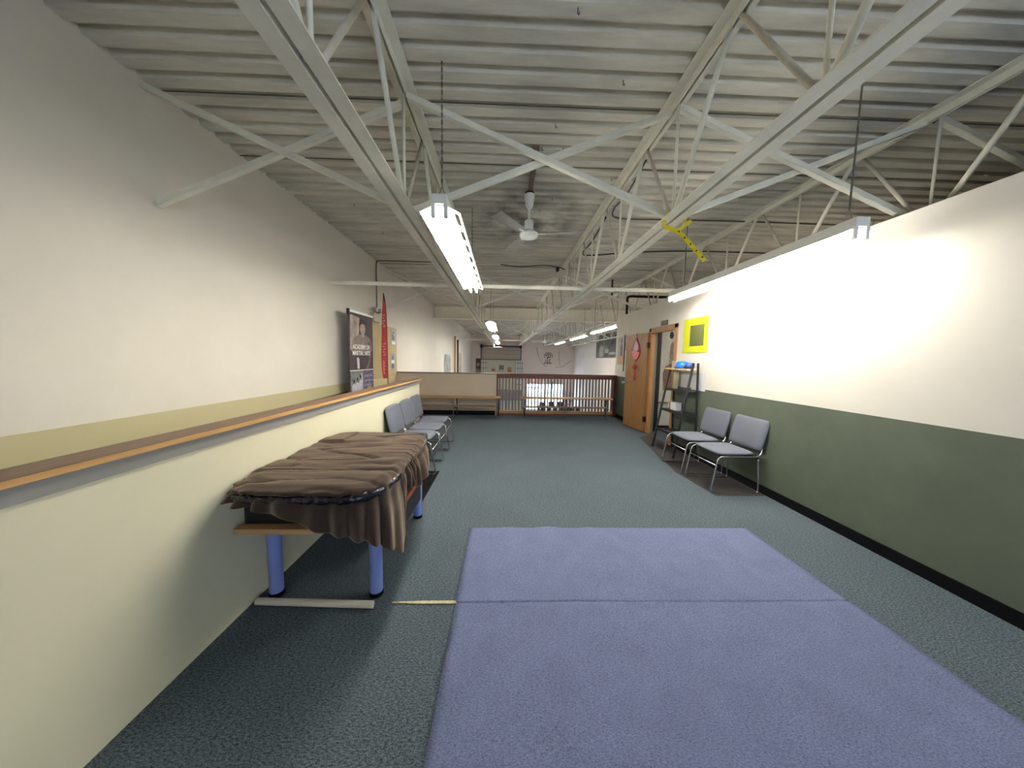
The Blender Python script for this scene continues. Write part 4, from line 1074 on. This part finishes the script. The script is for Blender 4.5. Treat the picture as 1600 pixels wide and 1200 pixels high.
# glass storefront
wn = bpy.data.objects.new('window_1', None); C.objects.link(wn); wn['kind'] = 'structure'; wn.location = (3.63, YF, -3)
WO = Vector((3.63, YF, -3))
mb = MB()
for u in (2.03, 3.19, 3.27, 3.68, 4.22, 5.17): plate(mb, FF, u, u + .06, -3.0, -.66, -.10, -.04)
for (u0, u1, v) in ((2.03, 3.22, -1.05), (3.27, 4.25, -1.52), (2.03, 5.23, -.72), (2.03, 5.23, -3.0)): plate(mb, FF, u0, u1, v, v + .06, -.10, -.04)
o = mb.build('window_frame', mat('storefront_frame', (128, 118, 124), .5), wn); o.location = -WO
mb = plate(MB(), FF, 2.03, 5.23, -3.0, -.66, -.075, -.069)
o = mb.build('glass_pane', M_GLASS, wn); o.location = -WO
# exit sign
ex = wp('exit_sign', FF, 2.50, 2.82, -.50, -.30, .06, mat('exit_sign_red', (206, 120, 116), .5, emit=((.9, .25, .2), .5)), 'small red exit sign above the glass doors of the lower hall', 'sign')
# pendant / punch bag rod
tag(MB().tube([(3.95, 24.5, -.35), (3.95, 24.5, -.95)], .03, 8).build('hanging_rod', M_BLACK), 'short dark rod hanging in front of the glass storefront', 'rod')
# lockers + white boxes under the wall mats
for k in range(5):
    u0 = -1.9 + k * .71
    o = tag(MB().box(u0, u0 + .69, 25.7, 26.15, -2.95, -1.22).build('locker', mat('mauve_locker', (150, 138, 144), .6, var=.03), bevel=.01), 'mauve-grey storage locker under the white wall mats, %s of five' % ('leftmost', 'second', 'middle', 'fourth', 'rightmost')[k], 'locker')
    mb = MB().box(u0 + .34, u0 + .35, 25.685, 25.70, -2.9, -1.27)
    for j in range(3): mb.box(u0 + .02, u0 + .67, 25.69, 25.70, -2.45 + j * .42, -2.44 + j * .42)
    mb.build('door_gap', mat('dark_gap', (70, 60, 66), .7), o)
for k in range(4):
    u0 = -.18 + k * .52
    o = tag(MB().box(u0, u0 + .42, 24.8, 25.2, -3.0, -2.05).build('white_bin', mat('white_bin', (206, 214, 210), .5), bevel=.03), 'tall white bin on the lower hall floor, %s of four seen through the balusters' % ('leftmost', 'second', 'third', 'rightmost')[k], 'bin')
    MB().box(u0 - .01, u0 + .43, 24.79, 25.21, -2.06, -2.0).build('lid', mat('white_bin', (206, 214, 210), .5), o, bevel=.01)
# row of low black and white seats before the glass
def make_stool():
    t = thing('low_chair', 'low black chair with a white frame in the row before the glass storefront', 'chair', (0, 0, -3.0), 0, 'low chairs before the glass')
    MB().box(-.18, .18, -.18, .18, .40, .46).build('seat', M_BLACK, t, bevel=.015)
    MB().box(-.18, .18, .15, .19, .52, .92).build('backrest', M_BLACK, t, bevel=.015)
    for s in (-1, 1):
        MB().tube([(s * .20, -.17, 0), (s * .20, -.17, .42), (s * .20, .19, .44), (s * .20, .19, .90)], .018, 6).build('frame', M_WHITEE, t)
        MB().tube([(s * .20, .17, 0), (s * .20, .17, .44)], .018, 6).build('leg', M_WHITEE, t)
    return t
st = make_stool(); st.location = (3.02, 22.6, -3.0)
st['label'] = 'low black chair with white frame before the storefront, leftmost of seven'
for k in range(1, 7): dup(st, (3.02 + k * .44, 22.6, -3.0), 0, 'low black chair with white frame before the storefront, %s of seven' % ('', 'second', 'third', 'fourth', 'fifth', 'sixth', 'rightmost')[k])
# folded dark bags on a low table
tbk = thing('low_table', 'low purple-grey table in front of the glass storefront', 'table', (3.9, 24.2, -3.0))
MB().box(-1.1, 1.1, -.35, .35, .72, .77).build('tabletop', mat('purple_grey_laminate', (122, 106, 120), .5), tbk, bevel=.008)
for sx in (-1, 1):
    for sy in (-1, 1): MB().box(sx * 1.0 - .03, sx * 1.0 + .03, sy * .28 - .03, sy * .28 + .03, 0, .72).build('leg', M_BLACK, tbk)
for k, (x, wd, h, col, lab) in enumerate(((3.15, .5, .34, (96, 86, 118), 'violet sports bag on the low table before the storefront'), (3.85, .44, .40, (40, 56, 72), 'dark teal sports bag on the low table before the storefront'), (4.60, .46, .40, (50, 42, 44), 'black sports bag at the right end of the low table before the storefront'))):
    t = thing('sports_bag', lab, 'bag', (x, 24.2, -2.23))
    MB().box(-wd / 2, wd / 2, -.15, .15, 0, h * .8).build('bag_body', mat('bag_%d' % k, col, .8), t, bevel=.06, bseg=3)
    MB().tube(smooth([(-wd / 4, -.16, h * .5), (-wd / 5, -.17, h * .95), (wd / 5, -.17, h * .95), (wd / 4, -.16, h * .5)], 5), .012, 6).build('handle', M_BLACK, t)
# white jackets on the wall right of the glass
for k, (u, lab) in enumerate(((5.40, 'white training jacket hung on the far wall just right of the storefront'), (5.84, 'white training jacket with a black belt hung near the far right corner'))):
    t = thing('white_jacket', lab, 'jacket', tuple(FF(u, -1.6, .03)))
    JO = FF(u, -1.6, .03)
    mb = slab(MB(), FF, [(u - .13, -2.2), (u + .13, -2.2), (u + .12, -1.62), (u + .17, -1.75), (u + .20, -1.70), (u + .13, -1.36), (u + .05, -1.30), (u - .05, -1.30), (u - .13, -1.36), (u - .20, -1.70), (u - .17, -1.75), (u - .12, -1.62)], .01, .09)
    o = mb.build('jacket_cloth', mat('white_cotton', (206, 200, 198), .9), t); o.location = -JO
    if k: 
        o = plate(MB(), FF, u - .13, u + .13, -1.90, -1.82, .09, .10).build('belt', M_BLACK, t); o.location = -JO
    o = MB().tube([FF(u, -1.30, .05), FF(u, -1.22, .05)], .012, 6).build('hanger_hook', M_BLACK, t); o.location = -JO
